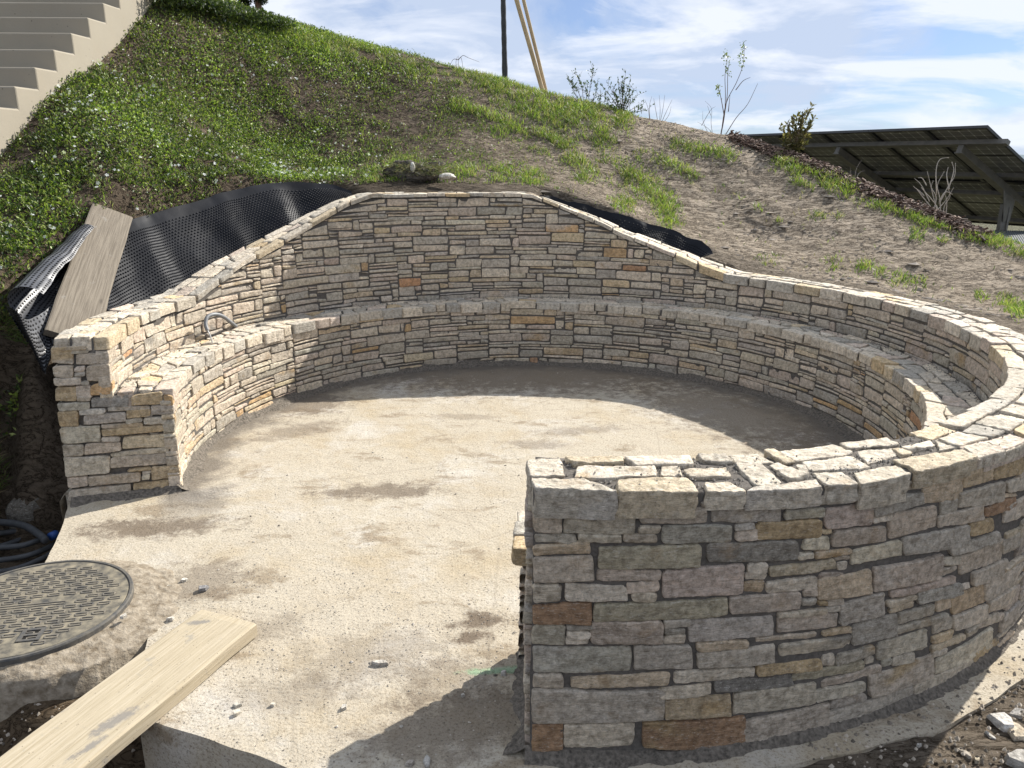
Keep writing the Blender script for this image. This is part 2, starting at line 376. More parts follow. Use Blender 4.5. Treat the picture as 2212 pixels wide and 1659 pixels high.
def block(quad, c0, c1, mapf, rs, res=.02, surf=.0052, rr=.010, jit=.0035, amp=.0028, tone=None, skirt=2, cr_=.010, quad_pix=None):
    """irregular stone: quad = 4 plan corners (a,b) ccw; c1 = face level, c0 = hidden back level"""
    Q = np.array(quad, float) + rs.normal(0, jit, (4, 2))
    la = max(np.linalg.norm(Q[1] - Q[0]), np.linalg.norm(Q[2] - Q[3])); lb = max(np.linalg.norm(Q[3] - Q[0]), np.linalg.norm(Q[2] - Q[1]))
    rr = min(rr, la * .3, lb * .3)
    def grid(l):
        e = np.array([0, .22, .55, 1.0]) * rr / l; inner = np.linspace(e[-1], 1 - e[-1], max(2, int(round((l - 2 * rr) / res)) + 1))
        return np.concatenate([e[:-1], inner, (1 - e[:-1])[::-1]])
    s, t = grid(la), grid(lb); S, T = np.meshgrid(s, t, indexing='ij'); ns, nt_ = S.shape
    A = ((1 - S) * (1 - T))[..., None] * Q[0] + (S * (1 - T))[..., None] * Q[1] + (S * T)[..., None] * Q[2] + ((1 - S) * T)[..., None] * Q[3]
    x, y = 2 * S - 1, 2 * T - 1
    e1 = np.minimum(S, 1 - S) * la; e2 = np.minimum(T, 1 - T) * lb
    ck = min(cr_, la * .3, lb * .3) * rs.uniform(.3, 1.1, 4)
    ci = np.where(S < .5, np.where(T < .5, ck[0], ck[3]), np.where(T < .5, ck[1], ck[2]))
    cf = np.exp(-(e1 + e2) / (.55 * ci + 1e-4)) * ci * .75
    ua = (Q[1] - Q[0]) / la; ub = (Q[3] - Q[0]) / lb
    A = A - (np.sign(x) * cf)[..., None] * ua - (np.sign(y) * cf)[..., None] * ub
    def rd(e): k = np.clip(1 - e / rr, 0, 1); return rr * (1 - np.sqrt(np.clip(1 - k * k, 0, 1)))
    drop = np.hypot(rd(e1), rd(e2)); drop = np.minimum(drop, rr * 1.25)
    tilt = rs.normal(0, .25 * amp) * x + rs.normal(0, .5 * amp) * y
    P3 = np.concatenate([A, np.full(S.shape + (1,), 0.)], -1)
    sd = rs.integers(0, 40)
    fl = P3.reshape(-1, 3) + rs.uniform(0, 50)
    nz = vnoise(fl * [1, 2.2, 1], 24, sd) * .5 + vnoise(fl * [1, 1.8, 1], 62, sd + 1) * .35 + vnoise(fl * [1, 1.6, 1], 130, sd + 2) * .22
    nz = np.round(nz * 2.2) / 2.2 * .5 + nz * .5      # cleft terraces
    nz = nz.reshape(S.shape)
    C = c1 - drop + nz * surf + tilt
    edge = np.exp(-np.minimum(e1, e2) / .02)
    na = (vnoise(fl, 16, sd + 3) * .7 + vnoise(fl, 70, sd + 4) * .4).reshape(S.shape); nb = (vnoise(fl, 14, sd + 5) * .7 + vnoise(fl, 70, sd + 6) * .4).reshape(S.shape)
    A = A + (np.stack([na, nb], -1) * (amp * 1.3 * edge)[..., None])
    top = np.concatenate([A, C[..., None]], -1).reshape(-1, 3)
    idx = np.arange(ns * nt_).reshape(ns, nt_)
    F = np.stack([idx[:-1, :-1], idx[1:, :-1], idx[1:, 1:], idx[:-1, 1:]], -1).reshape(-1, 4)
    ring = np.concatenate([idx[:-1, 0], idx[-1, :-1], idx[1:, -1][::-1], idx[0, 1:][::-1]])
    V = [top]; prev = ring; base_n = len(top); FF = [F]
    ctr = A.reshape(-1, 2).mean(0)
    for j in range(1, skirt + 1):
        f_ = j / skirt; rv = top[ring].copy(); rv[:, 2] = rv[:, 2] * (1 - f_) + c0 * f_
        off = vnoise(rv + 3.3, 40, sd + 9) * amp * 1.6 if j < skirt or skirt == 1 else 0 * rv[:, 0]
        dv = rv[:, :2] - ctr; dv /= np.linalg.norm(dv, axis=1)[:, None] + 1e-9; rv[:, :2] += dv * off[:, None]
        new = np.arange(len(ring)) + base_n; V.append(rv); base_n += len(ring)
        FF.append(np.stack([prev, new, np.roll(new, -1), np.roll(prev, -1)], -1)); prev = new
    V = np.concatenate(V); F = np.concatenate(FF)
    if tone is None:
        tone = PAL[rs.choice(len(PAL), p=PW)] * (1.44, 1.34, 1.215) * rs.uniform(.84, 1.16) * (1 + rs.normal(0, .015, 3))
    tone = np.asarray(tone, float) * .74 + .26 * np.array([.43, .395, .345]); tv = np.tile(tone, (len(V), 1)); W = V * [1, 1.6, 1] + sd * 2.1
    tv = tv * (1 + .20 * fbm(W, 11, 3, .6, sd))[:, None]
    if rs.random() < .38:
        k_ = sstep(.05, .5, fbm(W, 7, 3, .6, sd + 7))[:, None] * rs.uniform(.3, .85); oc = np.array([(.34, .22, .09), (.36, .27, .15), (.14, .135, .13), (.46, .43, .39)][rs.integers(4)]); tv = tv * (1 - k_) + oc * k_
    return mapf(V), F, tv
def add_stones(mb, cells, mapf, rs, gap=.011, c0=-.05, prot=(.0, .012), tfun=None, **kw):
    for (a0, a1, b0, b1) in cells:
        g_ = gap * rs.uniform(.35, .65, 4)
        A0, A1, B0, B1 = a0 + g_[0], a1 - g_[1], b0 + g_[2], b1 - g_[3]
        if A1 - A0 < .014 or B1 - B0 < .008: continue
        if tfun is not None:
            tl, tr = tfun(A0) - .004, tfun(A1) - .004
            if tl < B0 + .008 and tr < B0 + .008: continue
            q = [(A0, B0), (A1, B0), (A1, max(B0 + .004, min(B1, tr))), (A0, max(B0 + .004, min(B1, tl)))]
        else: q = [(A0, B0), (A1, B0), (A1, B1), (A0, B1)]
        V, F, tn = block(q, c0, rs.uniform(*prot), mapf, rs, **kw); mb.add(V, F, tn)

wall = empty('stone_bench_wall', (CX, CY, 0), label='round dry-look natural stone wall with built-in curved stone bench, open towards the front', cat='stone wall')
rs = np.random.default_rng(11)
# face maps: a = arc length from TH0, b = height, c = outwards from the face
def face_map(Rf, sgn, zoff=0.):
    def f_(V):
        th = TH0 + np.degrees(V[:, 0] / Rf); return cylmap(th, Rf + sgn * V[:, 2], V[:, 1] + zoff)
    return f_
def arc(Rf, d0, d1): return math.radians(d1 - d0) * Rf
# thickness of the coping stones: thin slabs on the high part
def cop_t(th): return .034 + .036 * (1 - float(sstep(.86, .98, top_z(th))))
def face_seg(mb, Rf, sgn, d0, d1, z0, topf, rs, **kw):
    u0 = arc(Rf, TH0, d0); Lu = arc(Rf, d0, d1)
    tf = lambda u: float(topf(d0 + math.degrees(u / Rf))) - z0
    cells = pack(Lu, 2, tf, rs)
    fm = face_map(Rf, sgn, z0)
    g_ = lambda V: fm(V + np.array([u0, 0, 0]))
    add_stones(mb, cells, g_, rs, tfun=tf, **kw)
mb = MB()
def near_stones():
    # measured courses of the near wall: px box with slanted ends (x0, top, bottom, x1, top, bottom[, tone])
    O, OC, DK, PK, LT, TN, OL = (.20, .105, .04), (.31, .235, .125), (.15, .148, .138), (.37, .315, .29), (.46, .43, .38), (.40, .335, .25), (.27, .255, .19)
    A = [(150,505,655,340,510,655),(375,505,650,850,510,655),(900,500,580,1350,490,575),(1400,432,580,1865,435,570),(1330,440,480,1385,435,480),(170,672,718,435,680,722),(460,672,712,760,672,712),(785,668,715,1010,668,722),(890,610,655,1025,612,655),(1045,608,722,1525,598,712),(1565,598,628,1680,590,622),(1560,645,705,1700,640,698),(1710,590,698,2155,560,685,OC),
      (150,735,812,545,728,800,TN),(150,825,992,560,820,990),(600,755,895,1305,742,885,OL),(1360,735,855,1995,710,840,DK),(595,920,990,1030,918,985),(1060,920,1100,1610,880,1075,PK),(1640,870,925,1765,865,922,LT),(1630,940,970,1762,935,970,LT),(1620,995,1062,1745,990,1058),(805,1000,1055,1015,995,1058),(835,1070,1118,995,1068,1120),(150,1015,1130,335,1012,1120),(368,1015,1125,795,1025,1112,LT),
      (150,1160,1270,545,1150,1280,O),(570,1150,1255,1495,1110,1220,OL),(1525,1105,1220,2010,1068,1185),(150,1305,1430,360,1302,1425),(380,1300,1320,550,1300,1320),(385,1335,1375,540,1335,1378,LT),(380,1385,1425,530,1385,1420,LT),(545,1275,1420,1045,1265,1415),(1055,1265,1310,1235,1258,1300),(1065,1320,1360,1200,1315,1355),(1060,1370,1410,1195,1365,1408),(1230,1270,1405,1825,1225,1365),(150,1450,1620,830,1445,1615),(850,1440,1595,1250,1435,1590)]
    A2 = [(738,462,498,942,452,480,TN),(742,508,560,1045,478,535),(85,595,642,205,593,640),(240,600,642,630,585,632,TN),(650,580,625,968,558,595),(975,558,592,1235,528,568,OC),(590,645,678,790,625,660),(812,620,655,1115,595,630,(.09,.09,.088)),(80,655,770,605,655,768),(612,690,760,870,672,750),(885,665,742,1208,625,705),(78,795,895,200,790,890,O),(210,790,882,487,785,872),(527,785,878,920,762,882,O),(928,772,850,1265,705,800)]
    B = [(565,440,480,1065,375,425),(575,500,548,848,485,530,OL),(865,485,618,1185,445,590,PK),(1200,425,530,1525,375,450),(1180,548,580,1310,530,565,LT),(1420,305,360,1535,295,345),(1535,290,450,1810,255,410,TN),(1815,225,330,2010,180,280),(1900,140,190,2020,125,165),(2025,130,270,2230,80,230,OC),(845,648,668,895,645,665,(.5,.42,.28)),(910,655,752,1270,600,705),(1300,530,690,1635,460,600),(1660,445,515,1770,420,495),(1780,385,480,2100,300,430),(2115,300,370,2240,240,340),(1640,540,612,1950,455,560),(1940,440,465,2070,400,430),(1955,490,540,2175,400,480,O),(2085,390,415,2190,370,395,TN),
      (705,705,772,870,688,755),(670,810,840,765,800,830),(780,785,822,1035,768,800,TN),(1040,780,880,1380,710,800),(925,825,845,1025,812,838),(945,862,905,1000,860,905,LT),(465,895,948,920,840,895),(445,1000,1072,795,955,1030,LT),(815,935,970,985,925,940),(812,980,1115,1170,910,1070,TN),(1400,690,805,1850,600,735),(1860,600,680,2020,545,630,OC),(1195,900,1055,1665,800,960),(1665,830,875,1780,812,855),(1665,895,945,1745,885,920),(1720,750,800,2060,640,700),(1790,820,935,2085,690,830),(2085,710,800,2240,610,720),(1310,1060,1100,1745,950,990),
      (715,1050,1095,795,1040,1090),(700,1115,1155,785,1105,1145),(800,1130,1150,865,1130,1150,OC),(875,1130,1155,985,1120,1145),(960,1160,1290,1265,1070,1210),(865,1180,1200,950,1165,1195),(530,1210,1240,855,1180,1205),(520,1250,1350,930,1210,1295),(1290,1130,1160,1490,1085,1120),(1300,1175,1205,1465,1130,1160),(1500,1070,1140,1795,1000,1070),(1800,1020,1050,1865,1000,1030),(1880,930,1015,2110,830,940),(1365,1215,1280,1615,1150,1210),(1630,1130,1195,1725,1105,1170,TN),(1735,1090,1215,1955,1015,1130),(1960,1010,1115,2180,880,980),(1345,1310,1350,1705,1200,1240),(1050,1295,1430,1350,1220,1360),(840,1340,1365,1035,1310,1345,TN),(380,1390,1415,800,1345,1365),(540,1430,1510,1025,1370,1450),
      (1610,1290,1360,1735,1240,1310),(1745,1230,1330,1975,1140,1240),(1990,1120,1200,2170,1010,1130),(1600,1385,1415,1735,1330,1375),(1225,1420,1530,1565,1320,1430),(1590,1440,1485,1820,1345,1390),(1830,1340,1380,1905,1290,1330),(1920,1270,1310,2060,1200,1250),(2090,900,940,2220,800,860),(2190,880,980,2300,800,920),(2190,1010,1100,2300,930,1020),(2110,660,690,2260,580,610),(2100,460,580,2250,400,520),(2200,240,330,2300,200,280)]
    B2 = [(478,518,555,525,510,552,LT),(530,515,552,685,465,500),(655,520,545,682,515,540),(360,590,618,642,535,570,OL),(480,615,642,712,548,582),(452,655,698,645,615,650),(505,690,720,645,662,690),(720,535,560,755,528,550),(760,525,555,845,500,530),(665,600,678,920,508,590),(918,498,515,972,485,503),(930,530,585,1155,400,490),(845,625,690,1078,525,590),(500,740,830,838,635,715),(1080,510,575,1180,440,470,OC),(1100,385,405,1200,340,365),(1180,420,480,1290,310,410),(1160,370,395,1290,260,290)]
    def hit(px, py):   # nearest hit with the outer face
        r_ = ray(px, py); h_ = np.linalg.norm(r_[:2]); d = r_[:2] / h_; b_ = d @ np.array([CX, CY]); q = b_ * b_ - (CX * CX + CY * CY - R3 * R3)
        if q < 1e-3: return None
        t = b_ - math.sqrt(q); P = d * t; return math.degrees(math.atan2(P[1] - CY, P[0] - CX)), CAMH + r_[2] * t / h_
    out = []
    for L_, ox, oy, k_ in ((A, 1920, 1650, .5425), (A2, 1920, 1980, .9456), (B, 2640, 1650, .5425), (B2, 2640, 1980, .9456)):
        for e in L_:
            x0, a0, b0, x1, a1, b1 = e[:6]; tn = e[6] if len(e) > 6 else None; q = []
            for x, y in ((x0, b0), (x1, b1), (x1, a1), (x0, a0)):
                h_ = hit((ox + x * k_) / 1.736, (oy + y * k_) / 1.736)
                if h_ is None: break
                q.append((max(h_[0], TH0 - .1), h_[1]))
            if len(q) == 4 and np.mean([v[0] for v in q]) < -50: out.append((q, tn))
    return out
fm_ = face_map(R3 - .012, 1)
for q, tn in near_stones():
    Q = [(math.radians(t - TH0) * (R3 - .012), z) for t, z in q]; c_ = np.mean(Q, 0)
    Q = [tuple(np.array(v) + np.sign(np.array(v) - c_) * (.0035, .0030)) for v in Q]
    V, F, tt = block(Q, -.05, rs.uniform(.001, .010), fm_, rs, res=.0075, surf=.0055, rr=.005, jit=.002, amp=.0036, skirt=3, cr_=.009, tone=None if tn is None else np.array(tn) * (1.36, 1.28, 1.19))
    mb.add(V, F, tt)
face_seg(mb, R3 - .012, 1, -52, -40, 0.0, lambda t: top_z(t) - cop_t(t), rs, res=.02, rr=.006, skirt=2, gap=.0095)
face_seg(mb, R3 - .012, 1, -40, 8, 0.0, lambda t: top_z(t) - cop_t(t), rs, res=.03, rr=.006, skirt=1, gap=.0095)
mb.build('outer_face', M_stone, wall, sharp=42)
mb = MB()
face_seg(mb, R2 + .012, -1, TH0, 30, SEAT - .03, lambda t: top_z(t) - cop_t(t), rs, res=.022, rr=.006, skirt=2, gap=.009)
face_seg(mb, R2 + .012, -1, 30, 150, SEAT - .03, lambda t: top_z(t) - cop_t(t), rs, res=.026, rr=.006, skirt=1, gap=.0095)
face_seg(mb, R2 + .012, -1, 150, TH1 + .2, SEAT - .03, lambda t: top_z(t) - cop_t(t), rs, res=.016, rr=.0055, amp=.0032, skirt=2, gap=.009)
mb.build('backrest_face', M_stone, wall, sharp=42)
mb = MB()
face_seg(mb, R1 + .012, -1, TH0 - 1.2, 20, 0, lambda t: SEAT - .055 + 0 * t, rs, res=.022, rr=.006, skirt=2, gap=.009)
face_seg(mb, R1 + .012, -1, 20, 150, 0, lambda t: SEAT - .055 + 0 * t, rs, res=.024, rr=.006, skirt=1, gap=.0095)
face_seg(mb, R1 + .012, -1, 150, TH1 + .3, 0, lambda t: SEAT - .055 + 0 * t, rs, res=.015, rr=.0055, amp=.0032, skirt=2, gap=.009)
mb.build('bench_face', M_stone, wall, sharp=42)
# end faces: a = radius, b = height, c = away from the wall
def end_map(th_deg, sgn, bat):
    def f_(V):
        z = V[:, 1]; th = np.radians(batter(np.full(len(V), th_deg), z) if bat else np.full(len(V), th_deg))
        P = np.stack([CX + V[:, 0] * np.cos(th), CY + V[:, 0] * np.sin(th), z], -1)
        return P + sgn * V[:, 2:3] * np.stack([-np.sin(th), np.cos(th), 0 * th], -1)
    return f_
def end_face(th_deg, sgn, bat, rin, rs_):
    mb = MB()
    rin = rin + .018; W = R3 - .03 - rin; tf = lambda u: (SEAT - .055) if u < (R2 - rin) else (float(top_z(th_deg)) - .07)
    cells = pack(W, 1, tf, rs_, lmin=.13, lmax=.30)
    em = end_map(th_deg, sgn, bat)
    add_stones(mb, cells, lambda V: em(V + np.array([rin, 0, 0])), rs_, c0=-.05, tfun=None, res=.011, rr=.0055, amp=.003, skirt=3, gap=.011)
    return mb
LE = [(303,600,690,470,590,700,2),(495,640,700,705,630,700,1),(440,595,605,550,588,603),(465,615,628,570,610,625),(325,720,785,465,715,790),(480,725,745,550,720,742),(485,755,782,545,752,780,3),(565,720,805,710,705,805,1),(333,795,840,522,795,832),(530,820,835,575,815,832),(590,840,900,725,825,893),(345,858,940,492,850,935,2),(495,850,910,588,845,908),(503,920,940,582,918,938),(595,925,980,830,905,968,4),(850,905,962,1050,888,950,2),(365,955,1000,575,952,992),(515,1005,1028,678,995,1018,3),(705,985,1008,965,975,993),(980,975,1025,1205,968,1018),(370,1015,1105,500,1010,1100,2),(548,1035,1085,808,1020,1070),(825,1010,1045,968,1000,1035,2),(820,1065,1085,918,1052,1072),(938,1050,1090,1075,1042,1080),(1090,1045,1125,1210,1035,1118),(385,1120,1215,648,1102,1200),(665,1100,1118,920,1078,1100,1),(665,1125,1168,1065,1098,1130,2),(665,1180,1198,778,1172,1192),(800,1180,1245,1222,1145,1225),(403,1235,1300,540,1228,1285),(552,1225,1282,782,1210,1255),(720,1280,1300,1095,1240,1270),(1112,1240,1335,1238,1235,1335),(420,1310,1425,710,1300,1400),(725,1310,1370,1100,1278,1340,1),(985,1370,1450,1245,1350,1430),(830,1385,1400,970,1368,1380),(437,1440,1500,560,1425,1490),(580,1435,1485,905,1405,1455,1),(925,1400,1415,970,1392,1408,3),(925,1425,1450,970,1418,1440),(450,1520,1595,842,1485,1565),(872,1480,1535,1085,1460,1505,2),(1125,1480,1525,1260,1450,1510),(1068,905,958,1205,905,958)]
mb = MB(); em_ = end_map(TH1, 1, True)
for e in LE:
    x0, a0, b0, x1, a1, b1 = e[:6]; Q = []
    for x, y in ((x0, b0), (x1, b1), (x1, a1), (x0, a0)):
        r_ = ray(x * .5787 / 1.736, (960 + y * .5787) / 1.736); z = .4
        for _ in range(5):
            th = R(float(batter(np.array([TH1]), z)[0])); n_ = np.array([-math.sin(th), math.cos(th)]); t = (n_ @ np.array([CX, CY])) / (n_ @ r_[:2]); z = CAMH + r_[2] * t
        P_ = r_[:2] * t - [CX, CY]; Q.append((min(max(np.hypot(*P_), R1 + .004), R3), max(z, .012)))
    Q = [Q[1], Q[0], Q[3], Q[2]]; c_ = np.mean(Q, 0); Q = [tuple(np.array(v) + np.sign(np.array(v) - c_) * (.004, .0045)) for v in Q]; Q = [(max(v[0], R1 - .002), v[1]) for v in Q]
    if max(v[0] for v in Q) - min(v[0] for v in Q) < .03: continue
    tn = None if len(e) < 7 else np.array({1: (.38, .32, .25), 2: (.36, .265, .14), 3: (.46, .43, .38), 4: (.20, .195, .185)}[e[6]]) * 1.12
    V, F, tt = block(Q, -.05, rs.uniform(.0, .008), em_, rs, res=.010, surf=.005, rr=.005, jit=.002, amp=.0034, skirt=3, cr_=.009, tone=tn); mb.add(V, F, tt)
mb.build('end_face', M_stone, wall, sharp=42)
end_face(TH0, -1, False, R1, rs).build('end_face', M_stone, wall, sharp=42)
# coping and seat slabs: a = arc length, b = radius, c = up from the top profile
def top_map(zf):
    def f_(V):
        th = TH0 + np.degrees(V[:, 0] / 2.34); zt = zf(th); return cylmap(th, V[:, 1], zt + V[:, 2])
    return f_
def top_seg(mb, d0, d1, ra, rb, zf, thick, rs, hm=None, lm=(.11, .27), rows=3, wav=.014, skew=.012, **kw):
    u0 = math.radians(d0 - TH0) * 2.34; Lu = math.radians(d1 - d0) * 2.34; W = rb - ra; tm = top_map(zf)
    def bnd(i, u):
        if i <= 0: return 0.
        if i >= rows: return W
        b_ = W * (i / rows + (.03 if i == rows - 1 else -.02))
        return b_ + wav * 1.6 * float(vnoise(np.array([[(u0 + u) * 5.3, i * 3.7 + ra * 9, 1.3]]), 1.0, 7)[0])
    for i in range(rows):
        u = rs.uniform(0, .06) * (i > 0) * 0
        sk0 = 0.
        while u < Lu - .02:
            ln = rs.uniform(*lm)
            if 0 < i < rows - 1: ln *= rs.uniform(.5, .95)
            if Lu - u - ln < .08: ln = Lu - u
            e = u + ln; sk1 = rs.normal(0, skew) if e < Lu - .01 else 0.; g_ = rs.uniform(.0035, .008, 4)
            lo0, lo1, hi0, hi1 = bnd(i, u), bnd(i, e), bnd(i + 1, u), bnd(i + 1, e)
            if i > 0: lo0 += g_[0] + rs.normal(0, .003); lo1 += g_[0] + rs.normal(0, .003)
            else: q_ = rs.uniform(.002, .009); lo0 -= q_; lo1 -= q_
            if i < rows - 1: hi0 -= g_[1]; hi1 -= g_[1]
            else: q_ = rs.uniform(-.004, .006); hi0 += q_; hi1 += q_
            jj = rs.normal(0, .0045, 4); q = [(u0 + u + g_[2] + sk0 + jj[0], ra + lo0), (u0 + e - g_[3] + sk1, ra + lo1), (u0 + e - g_[3] - sk1, ra + hi1), (u0 + u + g_[2] - sk0, ra + hi0)]
            tt = thick(TH0 + math.degrees((u0 + u) / 2.34)) if callable(thick) else thick
            z1 = rs.uniform(-.005, .006)
            V, F, tn = block(q, z1 - tt * rs.uniform(.75, 1.05), z1, tm, rs, jit=.003, **kw)
            tn = PAL[rs.choice(10, p=PW[:10] / PW[:10].sum())] * rs.uniform(1.0, 1.3) * (1.30, 1.25, 1.18); mb.add(V, F, tn)
            u = e; sk0 = sk1
mb = MB()
CA = [((125,258),(480,262),(725,360),(160,362),.075),((735,275),(1215,262),(1315,370),(745,370),.07),((1320,288),(1500,283),(1635,350),(1350,352),.045),((105,125),(330,120),(370,245),(130,240),.06),((365,120),(755,113),(780,155),(430,172),.03),((780,125),(1230,113),(1258,172),(850,178),.03),((450,185),(980,178),(1005,238),(430,256),.04),((1030,185),(1150,180),(1172,235),(1020,243),.04),((1190,200),(1490,185),(1520,250),(1230,250),.03),((1290,100),(1470,97),(1535,150),(1320,148),.03)]
CB = [((355,322),(780,262),(830,320),(335,385),.05),((735,222),(960,212),(1085,290),(845,305),.05),((1035,215),(1330,170),(1435,235),(1095,300),.075),((1295,130),(1780,60),(1895,125),(1440,210),.045),((1780,50),(1935,15),(2080,70),(1900,125),.03),((1950,10),(2100,-30),(2260,-10),(2085,65),.03),((160,95),(380,85),(485,150),(225,155),.03),((205,165),(400,155),(540,290),(350,305),.03),((445,165),(500,150),(720,240),(600,275),.03),((400,80),(490,65),(625,150),(560,162),.03),((520,70),(890,30),(1035,85),(640,140),.035),((615,168),(690,165),(725,195),(670,215),.03),((670,150),(1010,105),(1140,170),(760,205),.035),((935,15),(1260,-15),(1345,25),(1000,50),.03),((1060,80),(1290,55),(1330,95),(1130,160),.04),((1295,55),(1340,45),(1450,80),(1370,108),.03),((1360,40),(1560,-5),(1600,40),(1410,70),.03),((1600,-5),(1850,-45),(1930,0),(1625,65),.03)]
tm_ = top_map(top_z)
for L_, ox in ((CA, 1920), (CB, 2640)):
    for e in L_:
        Q = []
        front = (L_ is CA and e in CA[:3]) or (L_ is CB and e in CB[:6])
        for ci, (x, y) in enumerate(e[:4]):
            px_, py_ = (ox + x * .5425) / 1.736, (1650 + y * .5425) / 1.736; zt_ = .85
            for _ in range(3):
                P_ = at(px_, py_, zt_); v = P_[:2] - [CX, CY]; th_ = math.degrees(math.atan2(v[1], v[0])); zt_ = float(top_z(max(th_, -94)))
            rr_ = min(np.hypot(*v), R3 - .02)
            if front and ci >= 2: rr_ = R3 + rs.uniform(-.006, .004)
            Q.append((math.radians(max(th_, TH0 - .2) - TH0) * 2.34, rr_))
        Q = [Q[0], Q[1], Q[2], Q[3]]; c_ = np.mean(Q, 0); Q = [tuple(c_ + (np.array(v) - c_) * 1.02) for v in Q]; z1 = rs.uniform(-.003, .005)
        V, F, tn = block(Q, z1 - e[4] - .01, z1, tm_, rs, res=.008, surf=.0055, rr=.005, jit=.002, amp=.0045, skirt=7, cr_=.008, tone=PAL[rs.choice([3, 5, 7, 7, 8, 1])] * rs.uniform(1.05, 1.3) * (1.26, 1.22, 1.15)); mb.add(V, F, tn)
top_seg(mb, -60.5, -30, R2, R3 - .006, top_z, cop_t, rs, res=.014, rr=.006, amp=.0045, skirt=4, cr_=.010, lm=(.13, .30))
top_seg(mb, -30, 40, R2, R3 - .006, top_z, cop_t, rs, res=.022, rr=.006, amp=.0035, skirt=3, cr_=.010)
top_seg(mb, 40, 160, R2, R3 - .006, top_z, cop_t, rs, res=.03, rr=.0055, amp=.003, skirt=2, cr_=.010)
top_seg(mb, 160, TH1, R2, R3 - .006, top_z, cop_t, rs, res=.016, rr=.006, amp=.004, skirt=3, cr_=.011)
mb.build('coping', M_stone, wall, sharp=42)
mb = MB()
zs = lambda th: SEAT + 0 * th
top_seg(mb, TH0 - 1.5, 0, R1, R2 - .012, zs, .072, rs, res=.022, rr=.006, amp=.0035, skirt=3, cr_=.012, lm=(.11, .24), wav=.028, skew=.022)
top_seg(mb, 0, 150, R1, R2 - .012, zs, .072, rs, res=.028, rr=.0055, amp=.003, skirt=3, cr_=.012, lm=(.11, .24), wav=.028, skew=.022)
top_seg(mb, 150, TH1, R1, R2 - .012, zs, .075, rs, res=.016, rr=.0055, amp=.0032, skirt=3, cr_=.014, lm=(.11, .24), wav=.028, skew=.022)
mb.build('bench_seat', M_stone, wall, sharp=42)
# mortar core
def core():
    th = np.concatenate([np.arange(TH0 + .3, TH1 - .3, 1.0), [TH1 - .35]]); V = []; ns = len(th)
    prof = lambda t: [(R1 + .014, -.06), (R1 + .014, SEAT - .012), (R2 + .014, SEAT - .012), (R2 + .014, top_z(t) - .010), (R3 - .016, top_z(t) - .010), (R3 - .016, -.3)]
    # finer profile rows for relief
    rows = []
    for t in th:
        p_ = prof(t); r_ = []
        for (a, b) in zip(p_[:-1], p_[1:]):
            n_ = 8
            for j in range(n_): r_.append((a[0] + (b[0] - a[0]) * j / n_, a[1] + (b[1] - a[1]) * j / n_))
        r_.append(p_[-1]); rows.append(r_)
    A = np.array(rows); k = A.shape[1]
    V = cylmap(np.repeat(th, k), A[:, :, 0].ravel(), A[:, :, 1].ravel())
    V = V + vnoise(V, 30)[:, None] * .003
    idx = np.arange(ns * k).reshape(ns, k)
    F = np.stack([idx[:-1, :-1], idx[1:, :-1], idx[1:, 1:], idx[:-1, 1:]], -1).reshape(-1, 4).tolist()
    F.append(idx[0].tolist()); F.append(idx[-1][::-1].tolist())
    return V, F
V, F = core(); meshobj('mortar', V, F, M_mortar, wall)
# loose mortar crumbs on the coping and on the bench
mb = MB(); OCT = np.array([(1, 0, 0), (0, 1, 0), (-1, 0, 0), (0, -1, 0), (0, 0, 1), (0, 0, -1)], float); OF = np.array([(0, 1, 4), (1, 2, 4), (2, 3, 4), (3, 0, 4), (1, 0, 5), (2, 1, 5), (3, 2, 5), (0, 3, 5)])
for i in range(3900):
    if i < 3000: th = rs.uniform(TH0 + 1, -45) if i < 1300 else rs.uniform(TH0 + 1, 60) if i < 2500 else rs.uniform(60, 196); r_ = rs.uniform(R2 + .02, R3 - .02); z = top_z(th) + .003 if rs.random() < .05 else top_z(th) - .006
    else: th = rs.uniform(-60, 197); r_ = R2 - abs(rs.normal(0, .03)) - .01; z = SEAT + .002
    s_ = rs.uniform(.0015, .0055) if i < 3000 else rs.uniform(.002, .007)
    mb.add(cylmap(np.array([th]), r_, z) + OCT * s_ * rs.uniform(.6, 1.2, (6, 3)), OF, np.array((.25, .23, .20)) * rs.uniform(.6, 1.3))
mb.build('mortar_crumbs', tone_mat('mortar_crumb', .95, .15, .25), wall, smooth=False)

# ------------------------------------------------------------------ terrain
ctrl = []
def cp(*a): ctrl.append(a)
for q in [(333, 0, 9.5), (450, 8, 9.8), (520, 30, 10), (627, 55, 10.3), (737, 84, 10.4), (904, 125, 10.4), (1004, 155, 10.3), (1090, 176, 10.3), (1167, 200, 10.2), (1237, 216, 10.2), (1304, 233, 10.2), (1354, 250, 10.1), (1437, 265, 10),
          (1542, 290, 9.9), (1592, 300, 9.8), (1662, 324, 9.6), (1742, 348, 9.3), (1808, 374, 9.), (1908, 421, 8.6), (2008, 462, 8.2), (2138, 514, 7.8), (2212, 536, 7.5), (2330, 562, 7.2)]:
    p_ = atY(*q); cp(*p_)
    # ground falls away behind the crest
    v = p_[:2] / np.linalg.norm(p_[:2]); z = p_[2]; sl_ = (z - 1.7) / np.linalg.norm(p_[:2])
    cp(p_[0] + v[0] * .5, p_[1] + v[1] * .5, z + sl_ * .5 - .10); cp(p_[0] + v[0] * 2, p_[1] + v[1] * 2, z - .75)
def cheek_x(Y): return -3.59 + .084 * (Y - 5.9)
for Y, Z in [(4.2, 1.02), (5.0, 1.42), (5.63, 1.71), (6.24, 2.155), (6.9, 2.45), (7.5, 2.83), (8.0, 3.15), (9.0, 3.45)]:
    cp(cheek_x(Y), Y, Z); cp(cheek_x(Y) - 1.2, Y, Z - .1)
